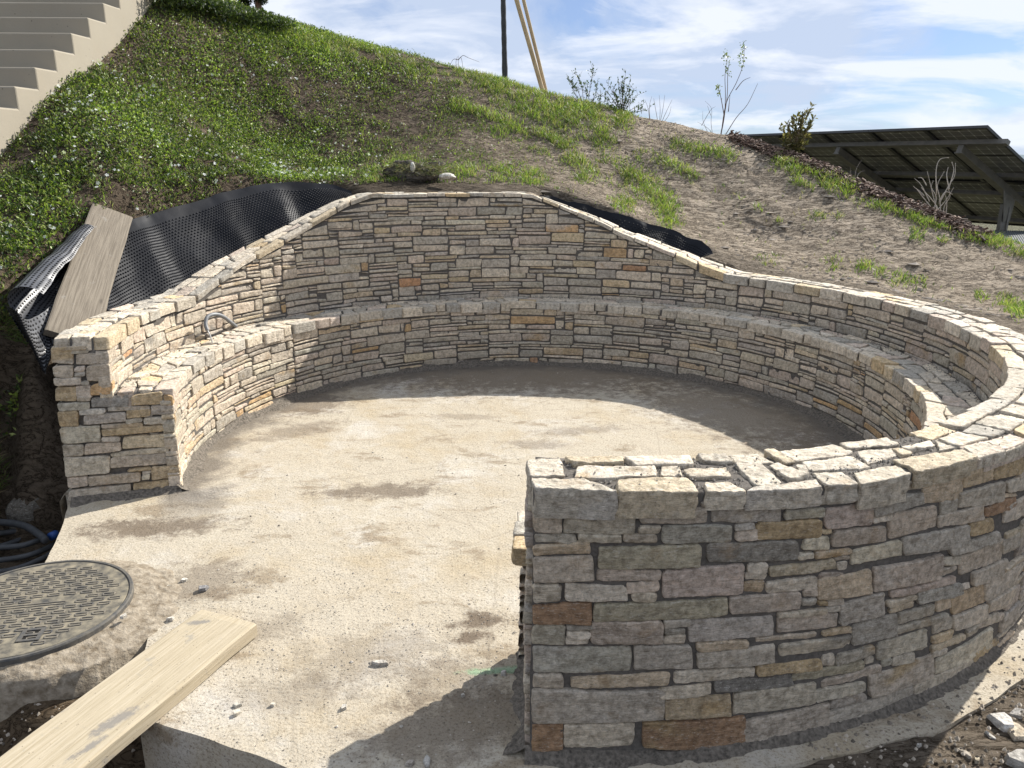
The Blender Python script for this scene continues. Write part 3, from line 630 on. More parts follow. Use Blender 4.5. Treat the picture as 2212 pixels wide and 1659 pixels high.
for q in [(600, 300, 8), (900, 300, 8.5), (1200, 300, 9), (1500, 400, 8.5), (1800, 500, 7.6), (2000, 600, 6.6), (2150, 650, 6.1), (1500, 490, 7.75), (400, 200, 7.6), (250, 400, 5.7)]: cp(*atY(*q))
def onc(th, r, z): cp(CX + r * math.cos(R(th)), CY + r * math.sin(R(th)), z)
for th, z in [(-60, .02), (-45, .10), (-30, .35), (-15, .6), (0, .74), (15, .77), (30, .79), (45, .80), (60, .98), (72, 1.18), (85, 1.39), (95, 1.44), (110, 1.47), (122, 1.48)]: onc(th, 2.78, z)
for th, z in [(130, 1.50), (138, 1.50), (146, 1.43), (153, 1.34), (160, 1.25), (168, 1.12), (176, .99), (182, .88)]: onc(th, 3.12, z)
for x, y, z in [(-2.95, 4.0, .80), (-3.4, 4.0, 1.05), (-3.3, 3.3, .75), (-3.0, 2.7, .25), (-3.8, 2.5, .7), (4.5, 1, .1), (3.5, 2.2, .15), (6.5, 4, .4), (6, 1, .1), (2.6, 0, -.05)]: cp(x, y, z)
ctrl = np.array(ctrl)
def tps_fit(P, z, lam=.02):
    d = np.linalg.norm(P[:, None] - P[None], axis=2); K = np.where(d > 0, d * d * np.log(d + 1e-12), 0) + lam * np.eye(len(P))
    A = np.c_[np.ones(len(P)), P]; M_ = np.block([[K, A], [A.T, np.zeros((3, 3))]])
    return np.linalg.solve(M_, np.r_[z, np.zeros(3)])
W_ = tps_fit(ctrl[:, :2], ctrl[:, 2])
def tps(P):
    out = np.zeros(len(P))
    for i in range(0, len(P), 20000):
        q = P[i:i + 20000]; d = np.linalg.norm(q[:, None] - ctrl[None, :, :2], axis=2)
        out[i:i + 20000] = np.where(d > 0, d * d * np.log(d + 1e-12), 0) @ W_[:-3] + W_[-3] + q @ W_[-2:]
    return out
def hill_raw(X, Y):
    P = np.stack([X, Y], -1); z = tps(P)
    # far: blend to low farmland
    far = np.clip(sstep(10.8, 14.5, Y) + sstep(7.0, 11, X) + sstep(-5.2, -7, -X) * 0, 0, 1)
    z = z * (1 - far) + far * np.where(X < 2, 1.0, -1.1)
    return z
def hill(X, Y, rough=True):
    X = np.asarray(X, float); Y = np.asarray(Y, float)
    z = hill_raw(X, Y); r = np.hypot(X - CX, Y - CY); th = np.degrees(np.arctan2(Y - CY, X - CX)) % 360
    P = np.stack([X, Y, 0 * X], -1)
    if rough:
        bare = sstep(-.5, 1.2, X)
        z = z + fbm(P, 1.6, 3, .5, 3) * .035 + fbm(P, 7, 4, .62, 9) * (0.012 + .007 * bare)
        # mud ridges on the bare slope
        Q = P @ np.array([[.88, -.47, 0], [.47, .88, 0], [0, 0, 1.]]).T * [.6, 1.6, 1]
        rg = 1 - np.abs(fbm(Q, 9, 4, .6, 21)) * 3; z = z + bare * np.clip(rg, -1, 1) * .011
    # ring: excavation inside; vertical cut just behind the wall; deeper trench behind the left wall
    low = -.34 + 0 * z
    trench = sstep(118, 128, th) * sstep(208, 200, th)
    edge_in = 2.60 + .0 * th; edge_out = 2.66 + trench * .30
    k = sstep(0, 1, (r - edge_in) / (edge_out - edge_in)); 
    lowz = np.where((th > 118) & (th < 205), np.maximum(top_z(np.minimum(th, 199)) - .5, .0), z - .35); lowz = np.minimum(lowz, z)
    z = np.where(r < edge_out, lowz * (1 - k) + z * k, z)
    z = np.where(r < 2.56, low, z)
    cm = sstep(3.26, 3.14, r) * sstep(121, 127, th) * sstep(190, 184, th); z = z - .17 * cm
    cm = sstep(3.04, 2.98, r) * sstep(55, 60, th) * sstep(90, 86, th); z = z - .10 * cm
    # pit and dug ground at the front left, flat ground in front
    pf = sstep(4.35, 3.75, Y + .12 * np.sin(X * 9)) * sstep(-3.02, -2.80, X + .05 * np.sin(Y * 11))
    z = z * (1 - pf) + pf * (-.34 + .05 * (fbm(P, 5, 3, .6, 5) if rough else 0))
    fr = sstep(2.95, 2.75, Y) * sstep(-.9, -1.2, X)
    zf = -.10 - .28 * sstep(2.30, 2.05, Y + .1 * np.sin(7 * X) + .4 * (X + 1.8) * 0) * sstep(-1.95, -1.75, X + .08 * np.sin(Y * 13)) + (.035 * fbm(P, 9, 4, .6, 8) if rough else 0)
    z = z * (1 - fr) + fr * zf
    # near flat ground to the right of the slab
    ap = sstep(2.9, 2.2, Y) * sstep(-.9, -.5, X)
    z = z * (1 - ap) + ap * np.minimum(-.014 + (.02 * fbm(P, 14, 4, .65, 31) if rough else 0) , 9)
    sl2 = (X > -1.2) & (Y < 2.0) & (X < .02); z = np.where(sl2, -.42, z)
    return z
def grid_mesh(xs, ys):
    X, Y = np.meshgrid(xs, ys, indexing='ij'); Z = hill(X.ravel(), Y.ravel())
    V = np.stack([X.ravel(), Y.ravel(), Z], -1); i = np.arange(len(V)).reshape(X.shape)
    return V, np.stack([i[:-1, :-1], i[1:, :-1], i[1:, 1:], i[:-1, 1:]], -1).reshape(-1, 4)
xs = np.concatenate([np.linspace(-60, -8, 14)[:-1], np.linspace(-8, -4.5, 20)[:-1], np.arange(-4.5, 6.0, .025), np.linspace(6, 12, 60)[1:], np.linspace(12, 60, 14)[1:]])
ys = np.concatenate([np.linspace(-40, -.5, 12)[:-1], np.arange(-.5, 10.9, .025), np.linspace(10.9, 16, 50)[1:], np.linspace(16, 60, 12)[1:]])
V, F = grid_mesh(xs, ys)
# soil colours: pale dry clay on the right, dark humus on the left and in the cut
pb = sstep(-1.6, 1.6, V[:, 0] + .35 * fbm(V * [1, 1, 0], 1.2, 3))
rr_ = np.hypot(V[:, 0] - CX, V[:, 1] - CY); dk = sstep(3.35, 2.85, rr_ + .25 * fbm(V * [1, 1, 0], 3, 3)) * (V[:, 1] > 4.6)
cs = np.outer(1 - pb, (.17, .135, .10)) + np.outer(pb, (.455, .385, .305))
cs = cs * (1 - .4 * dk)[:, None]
frm = (sstep(3.0, 2.7, V[:, 1]) * sstep(-.8, -1.1, V[:, 0]))[:, None]; cs = cs * (1 - frm) + frm * np.array([.20, .15, .10])
frr = (sstep(3.0, 2.4, V[:, 1]) * sstep(0, .5, V[:, 0]))[:, None]; cs = cs * (1 - frr) + frr * np.array([.245, .205, .16])
fg = sstep(10.9, 12.5, V[:, 1]) + sstep(6, 8, V[:, 0]); fg = np.clip(fg, 0, 1)[:, None]; cs = cs * (1 - fg) + fg * np.array([.16, .16, .10])
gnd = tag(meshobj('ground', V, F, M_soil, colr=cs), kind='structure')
gnd['label'] = 'brown soil hillside and ground around the stone wall'
def ground_at(px, py, tmin=1.5, tmax=20):
    r_ = ray(px, py); t = np.arange(tmin, tmax, .01); P = np.array([0, 0, CAMH]) + t[:, None] * r_
    h = hill(P[:, 0], P[:, 1], False); k = np.argmax(P[:, 2] < h); 
    if P[k, 2] >= h[k]: k = len(t) - 1
    p_ = P[k]; return np.array([p_[0], p_[1], float(hill(np.array([p_[0]]), np.array([p_[1]]))[0])])

# far country
M_field = simple_mat('field', (.13, .16, .08), (.19, .20, .11), 0.02, .95, .1, 0)
V = np.array([(-1500, -300, -4), (1500, -300, -4), (1500, 2500, -4), (-1500, 2500, -4)], float); tag(meshobj('field', V, [(0, 1, 2, 3)], M_field), kind='structure', label='green farmland beyond the solar panels')
M_hills = simple_mat('wooded_hills', (.10, .135, .16), (.16, .20, .22), .02, 1, .05, 0)
n_ = 160; a = np.linspace(R(5), R(70), n_); hx = 600 * np.sin(a); hy = 600 * np.cos(a); hz = 2 + 6 * np.abs(fbm(np.stack([a, 0 * a, 0 * a], -1), 14, 5)) + 5
V = np.concatenate([np.stack([hx, hy, 0 * a - 6], -1), np.stack([hx * 1.1, hy * 1.1, hz], -1), np.stack([hx * 1.4, hy * 1.4, 0 * a - 6], -1)])
i = np.arange(n_ - 1); F = np.concatenate([np.stack([i, i + 1, i + 1 + n_, i + n_], -1), np.stack([i + n_, i + 1 + n_, i + 1 + 2 * n_, i + 2 * n_], -1)])
tag(meshobj('hills', V, F, M_hills), kind='structure', label='low wooded hills on the horizon at the right edge')

# ------------------------------------------------------------------ slab
def slab():
    pts = [(-2.36, 3.75), (-2.254, 3.594), (-2.049, 3.028), (-1.98, 2.86), (-1.5, 2.80), (-1.36, 2.52), (-1.30, 2.3), (-1.19, 2.065), (-.632, 1.845), (-.25, 1.70), (.3, 1.48)]
    # arc on the right, just outside the wall
    for t in range(-86, 200, 4): 
        rr = 2.60 + .07 * float(sstep(-95, -60, t)) * float(sstep(-20, -45, t)) + .05
        pts.append((CX + rr * math.cos(R(t)), CY + rr * math.sin(R(t))))
    P = []
    for i in range(len(pts)):
        a, b = np.array(pts[i]), np.array(pts[(i + 1) % len(pts)]); k = max(1, int(np.linalg.norm(b - a) / .03))
        for j in range(k): P.append(a + (b - a) * j / k)
    P = np.array(P); nn = np.stack([vnoise(np.c_[P, 0 * P[:, 0]], 9, 1), vnoise(np.c_[P, 0 * P[:, 0]], 9, 2)], -1) * .010; P = P + nn
    n = len(P); V = np.concatenate([np.c_[P, np.zeros(n)], np.c_[P + nn * .5, np.full(n, -.012)], np.c_[P, np.full(n, -.22)]])
    F = [list(range(n))]
    for i in range(n):
        j = (i + 1) % n; F.append((i, i + n, j + n, j)); F.append((i + n, i + 2 * n, j + 2 * n, j + n))
    return V, F
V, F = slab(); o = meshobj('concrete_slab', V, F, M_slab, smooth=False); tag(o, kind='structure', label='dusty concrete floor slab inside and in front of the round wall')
# gravelly mortar droppings heaped along the foot of the bench and wall
def fillet(Rf, d0, d1, sgn, wmin, wmax, h):
    th = np.arange(d0, d1, .35); k = 7; V = []
    wn = vnoise(np.stack([th * .06, 0 * th, 0 * th], -1), 2.0, 4) * .5 + .5; hn = vnoise(np.stack([th * .1, 0 * th, 0 * th], -1), 2.0, 6) * .5 + .5
    for j in range(k):
        f_ = j / (k - 1); wd = wmin + (wmax - wmin) * wn; r_ = Rf + sgn * wd * f_; z = (h * (.4 + .9 * hn)) * (1 - f_) ** 1.7 + .001 * (1 - f_) - .003 * f_
        V.append(cylmap(th, r_, z))
    V = np.concatenate(V); V[:, 2] += np.abs(vnoise(V, 60, 2)) * .006 + vnoise(V, 25, 3) * .005; n = len(th)
    i = np.arange(k * n).reshape(k, n); return V, np.stack([i[:-1, :-1], i[1:, :-1], i[1:, 1:], i[:-1, 1:]], -1).reshape(-1, 4)
M_grav = simple_mat('mortar_gravel', (.07, .062, .052), (.23, .20, .165), 75, .97, .1, 1.0, .012, detail=6)
mb = MB(); mb.add(*fillet(R1 + .02, TH0, TH1 + 1, -1, .03, .13, .05)); mb.add(*fillet(R3 - .02, TH0, -45, 1, .03, .09, .035))
for th_e, sg in ((TH1, 1), (TH0, -1)):
    rr = np.arange(R1, R3, .012); k = 6; V = []
    for j in range(k):
        f_ = j / (k - 1); th = np.radians(th_e); b_ = np.stack([CX + rr * np.cos(th), CY + rr * np.sin(th)], -1) + sg * (f_ * (.05 + .03 * vnoise(np.c_[rr * 9, rr * 0, rr * 0], 1, 3)))[:, None] * np.array([-np.sin(th), np.cos(th)])
        V.append(np.c_[b_, .03 * (1 - f_) ** 1.5 + .004 * vnoise(np.c_[b_, 0 * rr], 50) - .003 * f_])
    n = len(rr); i = np.arange(k * n).reshape(k, n); mb.add(np.concatenate(V), np.stack([i[:-1, :-1], i[1:, :-1], i[1:, 1:], i[:-1, 1:]], -1).reshape(-1, 4))
tag(mb.build('mortar_droppings', M_grav, usecol=False), kind='stuff', label='dark gritty mortar droppings heaped along the foot of the stone wall', cat='mortar debris')

# loose grit and chips over slab (stuff)
mb = MB()
def on_slab(x, y):
    r_ = math.hypot(x - CX, y - CY)
    return (r_ < 2.03) or (y < 3.4 and y > 2.1 - .42 * (x + 1.2) and x > -2.0 + .0 * y and r_ > 0 and not (r_ > 2.02 and r_ < 2.66 and x > -.02)) or False
k = 0
while k < 7000:
    px, py = rs.uniform(100, 1700), rs.uniform(800, 1659); p_ = at(px, py, 0)
    if not on_slab(p_[0], p_[1]) or (p_[0] < -1.3 and p_[1] < 2.95): k += 1; continue
    dd = vnoise(p_[None] * [1, 1, 0], 2.5, 6)[0]
    if rs.random() > float(sstep(-.25, .45, dd)) + .08: k += 1; continue
    s_ = rs.uniform(.0012, .0045) * (1 if rs.random() < .96 else 1.8)
    mb.add(p_ + [0, 0, s_ * .2] + OCT * s_ * rs.uniform(.5, 1.3, (6, 3)) * [1, 1, .7], OF, np.array((.30, .27, .23)) * rs.uniform(.35, 1.9)); k += 1
for i in range(5200):   # soil apron at lower right and round the manhole
    if i < 3600: p_ = np.array([rs.uniform(.9, 2.9), rs.uniform(1.7, 3.0), 0]); ok = math.hypot(p_[0] - CX, p_[1] - CY) > 2.63
    else: p_ = np.array([rs.uniform(-2.3, -1.2), rs.uniform(1.7, 3.0), 0]); ok = math.hypot(p_[0] + 1.85, p_[1] - 2.61) > .37
    if not ok: continue
    p_[2] = max(float(hill(p_[:1], p_[1:2])[0]), 0 if i < 3600 and math.hypot(p_[0] - CX, p_[1] - CY) < 2.92 else -9)
    s_ = rs.uniform(.002, .010); mb.add(p_ + OCT * s_ * rs.uniform(.5, 1.3, (6, 3)), OF, np.array((.27, .235, .19)) * rs.uniform(.4, 1.8))
M_grit = tone_mat('grit', .9, .2, .2)
tag(mb.build('grit', M_grit, smooth=False), kind='stuff', label='small grit and mortar crumbs scattered over the concrete slab and soil', cat='grit')

# ------------------------------------------------------------------ stone chips (individual things)
def chip(px, py, z, lx, ly, lz, rot, tone, label, seed, name='stone_chip', grp='loose stone chips on the ground'):
    r2 = np.random.default_rng(seed); p_ = at(px, py, z); n = 7; a = np.sort(r2.uniform(0, 2 * np.pi, n) * .25 + np.linspace(0, 2 * np.pi, n, endpoint=False))
    rad = r2.uniform(.7, 1.1, n); P = np.stack([np.cos(a) * rad * lx / 2, np.sin(a) * rad * ly / 2], -1)
    c, s = math.cos(rot), math.sin(rot); P = P @ np.array([[c, s], [-s, c]])
    tl = r2.uniform(-.15, .15, 2)
    V = np.concatenate([np.c_[P, np.full(n, 0)], np.c_[P * 1.04, np.full(n, lz * .5)], np.c_[P * .86, lz + P @ tl]]); 
    F = [list(range(n))[::-1], list(range(2 * n, 3 * n))]
    for k in range(2):
        for i in range(n): j = (i + 1) % n; F.append((k * n + i, k * n + j, (k + 1) * n + j, (k + 1) * n + i))
    o = meshobj(name, V, F, M_stone, smooth=False, colr=np.tile(tone, (len(V), 1))); o.location = p_
    return tag(o, label, 'stone chip' if name == 'stone_chip' else 'stone', grp)
chip(438, 1276, .0, .055, .04, .018, .5, (.17, .17, .18), 'dark grey angular chip lying on the slab right of the manhole cover', 1)
chip(822, 1436, .0, .07, .03, .014, .1, (.42, .40, .37), 'pale flat chip casting a small shadow, alone in the middle of the sunlit slab', 2)
chip(742, 1532, .0, .028, .022, .012, .8, (.48, .46, .42), 'small white chip on the sunlit slab just left of the wall shadow edge', 3)
chip(886, 1652, .0, .03, .022, .012, .2, (.34, .31, .28), 'small chip at the bottom edge of the picture in the wall shadow, leftmost there', 4)
chip(922, 1648, .0, .042, .03, .012, 1.9, (.45, .44, .42), 'pale triangular chip at the bottom edge in the wall shadow', 5)
chip(1087, 1458, .0, .024, .02, .014, .4, (.5, .49, .47), 'white square chip in the shadow close to the near wall end', 6)
chip(1000, 1505, .0, .016, .012, .01, .4, (.45, .43, .4), 'tiny pale chip in the shadow, left of the near wall end', 7)
chip(2162, 1567, -.02, .075, .11, .03, .2, (.62, .61, .59), 'large white angular stone piece on the soil at the lower right', 8)
chip(2195, 1590, -.02, .085, .075, .025, 1.2, (.60, .53, .42), 'cream coloured flat stone piece beside the large white one at the lower right', 9)
chip(2196, 1549, -.02, .06, .04, .02, .2, (.33, .32, .31), 'grey stone piece at the right edge above the white stone piece', 10)
chip(2138, 1592, -.02, .045, .015, .01, 2.1, (.5, .49, .47), 'thin white splinter left of the large white stone piece', 11)
chip(2082, 1630, -.02, .06, .022, .012, 2.3, (.42, .38, .33), 'long tan splinter in the shadow near the lower right corner', 12)
chip(1986, 1613, 0, .018, .014, .01, .3, (.5, .49, .47), 'tiny white chip on the shaded footing right of the near wall', 13)
chip(2109, 1645, -.02, .03, .018, .012, .9, (.42, .38, .3), 'small yellowish chip at the bottom edge right of the tan splinter', 14)
chip(2200, 1650, -.02, .10, .06, .03, .5, (.36, .35, .33), 'flat grey stone piece in the bottom right corner', 15)
chip(1985 - 900, 1200, 0, .001, .001, .001, 0, (.4, .4, .4), 'x', 16) if False else None
chip(363, 1270, .0, .03, .02, .012, .5, (.55, .52, .46), 'cream chip in the crack between manhole surround and slab, upper one', 17)
chip(367, 1341, .0, .032, .024, .014, .5, (.58, .56, .52), 'white chip in the crack just above the plank end', 18)
chip(268, 1334, .045, .028, .02, .012, 1.0, (.6, .58, .54), 'white chip against the manhole rim above the plank', 19)
chip(398, 1256, .0, .032, .02, .012, .2, (.55, .53, .48), 'flat cream chip on the slab, between the dark chip and the manhole', 20)
chip(512, 1466 + 60, .0, .03, .02, .01, .2, (.58, .56, .5), 'pale chip on the slab right of the plank, upper of the two', 21)
chip(512, 1544, .0, .035, .024, .012, .8, (.55, .52, .46), 'pale chip on the slab right of the plank, lower of the two', 22)
chip(590, 1255 + 270, .0, .024, .018, .01, .8, (.55, .52, .46), 'small pale chip between the plank and the big shadow on the slab', 23)

# ------------------------------------------------------------------ manhole
M_iron = simple_mat('dusty_cast_iron', (.06, .06, .062), (.24, .21, .16), 26, .75, .4, .5, .003, metal=.0, detail=7)
M_iron2 = simple_mat('cast_iron_rim', (.05, .052, .055), (.14, .125, .10), 30, .6, .4, .4, .003)
M_dust = simple_mat('sand_dust', (.06, .06, .058), (.27, .235, .17), 24, .95, .1, .5, .003)
MX, MY, MR, MZ = -1.85, 2.61, .355, .048
mh = empty('manhole_cover', (MX, MY, 0), label='round dusty cast iron manhole cover with raised link pattern and two keyholes', cat='manhole cover')
n = 96; a = np.linspace(0, 2 * np.pi, n, endpoint=False); prof = [(.0, MZ), (.32, MZ), (.338, MZ), (.340, MZ - .004), (.343, MZ - .004), (.345, MZ + .002), (MR, MZ + .002), (MR + .003, MZ - .004), (MR + .003, -.03)]
V = [(MX, MY, MZ)]; 
for r_, z in prof[1:]: V += [(MX + r_ * math.cos(t), MY + r_ * math.sin(t), z) for t in a]
F = [(0, 1 + i, 1 + (i + 1) % n) for i in range(n)]
F1 = list(F); F2 = []
for k in range(len(prof) - 2):
    for i in range(n):
        j = (i + 1) % n; f_ = (1 + k * n + i, 1 + (k + 1) * n + i, 1 + (k + 1) * n + j, 1 + k * n + j); (F1 if k < 2 else F2).append(f_)
meshobj('lid', V, F1, M_dust, mh, smooth=False); meshobj('rim', V, F2, M_iron2, mh, smooth=False)
# raised links on the lid
mb = MB(); ca, sa = math.cos(.20), math.sin(.20); ex = np.array([ca, sa]); ey = np.array([-sa, ca])
def bar(u0, v0, u1, v1, wd=.0040, h=.0040, z=MZ):
    A = ex * u0 + ey * v0; B = ex * u1 + ey * v1
    d = B - A; d = d / np.linalg.norm(d); s_ = np.array([-d[1], d[0], 0]); V, F = beam([MX + A[0], MY + A[1], z + h / 2 - .001], [MX + B[0], MY + B[1], z + h / 2 - .001], s_, [0, 0, 1], wd, h); mb.add(V, F)
rows = 0
for iv in range(-10, 11):
    v = iv * .0335
    for iu in range(-9, 10):
        u = iu * .060 + (.030 if iv % 2 else 0)
        if math.hypot(u, v) > .30: continue
        if abs(v) < .014 and abs(u) < .17: continue
        if -.10 < u - .05 < .13 and (abs(v - .035) < .028 and u > 0): continue
        if math.hypot((u - .02), (v + .292)) < .06: continue
        hl, hw = .0195, .0078
        bar(u - hl, v - hw, u + hl, v - hw); bar(u - hl, v + hw, u + hl, v + hw); bar(u - hl, v - hw, u - hl - .002, v + hw); bar(u + hl, v - hw, u + hl + .002, v + hw)
bar(-.17, -.008, .12, -.008); bar(-.17, .008, .12, .008)
mb.build('link_pattern', M_iron, mh, smooth=False, usecol=False)
mb = MB()
kx, ky = at(68, 1372, MZ)[:2] - np.array([MX, MY]); ku, kv = float(ex @ (kx, ky)), float(ey @ (kx, ky))
for dv in (-.034, .0, .034): bar(ku - .034, kv + dv, ku + .034, kv + dv, .012, .005)
for du in (-.031, .031): bar(ku + du, kv - .04, ku + du, kv + .04, .014, .0055)
mb.build('keyhole_frame', M_iron2, mh, smooth=False, usecol=False)
M_black = simple_mat('dark_hole', (.012, .011, .010), (.02, .018, .016), 30, .9, .1, 0)
mb = MB()
for dv in (-.017, .017): bar(ku - .026, kv + dv, ku + .026, kv + dv, .020, .0025)
mb.build('keyhole', M_black, mh, smooth=False, usecol=False)
# rough concrete collar round the manhole
def collar():
    n = 180; k = 16; a = np.linspace(0, 2 * np.pi, n, endpoint=False); V = []
    for j in range(k):
        f_ = j / (k - 1); ext = .085 + .05 * vnoise(np.stack([np.cos(a) * 2, np.sin(a) * 2, 0 * a], -1), 1, 4) + .13 * np.clip(np.cos(a - .1), 0, 1) ** 2
        r_ = MR - .004 + ext * f_; z = .028 - .035 * f_ ** 1.5
        if j == k - 1: z = -.17 
        V.append(np.stack([MX + r_ * np.cos(a), MY + r_ * np.sin(a), z + 0 * a], -1))
    V = np.concatenate(V); m_ = np.arange(len(V)) < (k - 1) * n
    V[:, 2] += np.where(m_, fbm(V, 14, 5, .7, 2) * .013, 0); V[:, :2] += (np.stack([vnoise(V, 12, 1), vnoise(V, 12, 2)], -1) * .012)
    i = np.arange(k * n).reshape(k, n); F = np.stack([i[:-1], i[1:], np.roll(i[1:], -1, 1), np.roll(i[:-1], -1, 1)], -1).reshape(-1, 4); return V, F
M_collar = simple_mat('rough_concrete', (.14, .11, .075), (.37, .32, .25), 32, .95, .12, 1.0, .012, detail=9)
V, F = collar(); tag(meshobj('concrete_surround', V, F, M_collar), 'rough sandy concrete collar cast around the round manhole cover', 'concrete surround')

# ------------------------------------------------------------------ planks
def wood_mat(name, c0, c1, along):
    m_, t, b = new_mat(name, .8, .25); k = NT(t); p = k.obj()
    ps = k.map(p, scale=(1.1, 34, 34)); n1 = k.noise(ps, 3.0, 8, .65, .4); n2 = k.noise(p, 9, 6, .7); n3 = k.noise(k.map(p, scale=(2, 60, 60)), 4, 3, .6)
    c = k.mix(k.ramp(n1, [(.35, 0.0), (.62, 1.0)]), c0, c1); c = k.mix(k.ramp(n3, [(.58, 0.0), (.70, .5)]), c, tuple(v * .5 for v in c0))
    c = k.mix(k.ramp(n2, [(.60, 0.0), (.68, .55)]), c, (.24, .225, .20)); sp = k.vor(p, 60)
    c = k.mix(k.math('MULTIPLY', k.ramp(sp, [(.08, 1.0), (.14, 0.0)]), k.ramp(n2, [(.45, 0.0), (.55, .9)])), c, (.10, .08, .06))
    kn = k.vor(k.map(p, scale=(1.6, 5, 5), loc=(.3, .1, 0)), 1.4); c = k.mix(k.ramp(kn, [(.03, .6), (.09, 0.0)]), c, tuple(v * .45 for v in c0))
    for q_, r_ in along: c = k.mix(k.ramp(k.math('ADD', k.dist2(*q_, r_), k.math('MULTIPLY', k.math('SUBTRACT', k.noise(p, 18, 8, .8), .5), 2.6)), [(.5, .85), (.9, 0.0)]), c, (.20, .185, .165))
    t.links.new(c, b.inputs['Base Color']); t.links.new(k.bump(n3, .5, .002, k.bump(n1, .5, .004)), b.inputs['Normal']); return m_
def plank(name, A, B, side, wd, th, mat, label):
    """A,B: top-face centre of the two ends"""
    A, B, side = np.array(A, float), np.array(B, float), np.array(side, float); d = B - A; Lg = np.linalg.norm(d); d /= Lg
    side -= d * (side @ d); side /= np.linalg.norm(side); up = np.cross(d, side)
    if up[2] < 0: side = -side; up = -up
    nx, prof = 40, [(-.5, -.5), (-.5, .40), (-.47, .5), (-.2, .5), (0, .5), (.2, .5), (.47, .5), (.5, .40), (.5, -.5)]
    V = []
    for i in range(nx + 1):
        f_ = i / nx
        for (a_, b_) in prof:
            e = (1 if abs(a_) > .4 else 0); x = f_ * Lg - (.004 if i == 0 or i == nx else 0) * 0
            v = np.array([x, a_ * wd, (b_ - .5) * th]); v[1] += vnoise(v[None] * [1, 0, 0] + a_, 6, 3)[0] * .004 * e; v[2] += vnoise(v[None], 9, 5)[0] * .0015
            if i in (0, nx): v[2] -= .003 if b_ > .3 else 0; v[0] += vnoise(v[None], 30, 2)[0] * .003
            V.append(v)
    k = len(prof); F = []
    for i in range(nx):
        for j in range(k): F.append((i * k + j, (i + 1) * k + j, (i + 1) * k + (j + 1) % k, i * k + (j + 1) % k))
    F.append(list(range(k))); F.append([nx * k + j for j in range(k)][::-1])
    o = meshobj(name, V, F, mat, smooth=False)
    M_ = Matrix((d, side, up)).transposed().to_4x4(); M_.translation = Vector(A); o.matrix_world = M_
    return tag(o, label, 'plank')
M_wood1 = wood_mat('weathered_pine', (.35, .29, .195), (.45, .385, .28), [((float(at(255, 1550, .06)[0]), float(at(255, 1550, .06)[1]), .11, .035), .95), ((float(at(190, 1610, .06)[0]), float(at(190, 1610, .06)[1]), .08, .02), 1.0), ((float(at(430, 1345, .06)[0]), float(at(430, 1345, .06)[1]), .06, .02), .2)])
M_wood2 = wood_mat('grey_weathered_board', (.115, .095, .072), (.205, .175, .135), [])
pa = at(423, 1319, .062), at(560, 1339, .062); A = (pa[0] + pa[1]) / 2
pb_ = at(0, 1640, .050), at(163, 1659, .050); B = (pb_[0] + pb_[1]) / 2; B = A + (B - A) * 1.6
plank('wooden_plank', A, B, (1, -.15, 0), .262, .052, M_wood1, 'pale pine scaffold plank lying across the slab corner beside the manhole')
# leaning board on the membrane
def cyl_hit(px, py, Rr):
    r_ = ray(px, py); d = r_[:2] / np.linalg.norm(r_[:2]); b = d @ np.array([CX, CY]); t = b + math.sqrt(b * b - (CX * CX + CY * CY - Rr * Rr)); return np.array([0, 0, CAMH]) + r_ * t / np.linalg.norm(r_[:2])
A = (cyl_hit(203, 462, 3.22) + cyl_hit(285, 461, 3.18)) / 2 + np.array([0, 0, .03])
B = (cyl_hit(92, 735, 2.70) + cyl_hit(212, 700, 2.70)) / 2
s_ = cyl_hit(285, 461, 3.18) - cyl_hit(203, 462, 3.22)
plank('wooden_board', A, B + (B - A) * .03, s_, .265, .045, M_wood2, 'grey weathered board leaning on the black dimpled sheet behind the left wall')

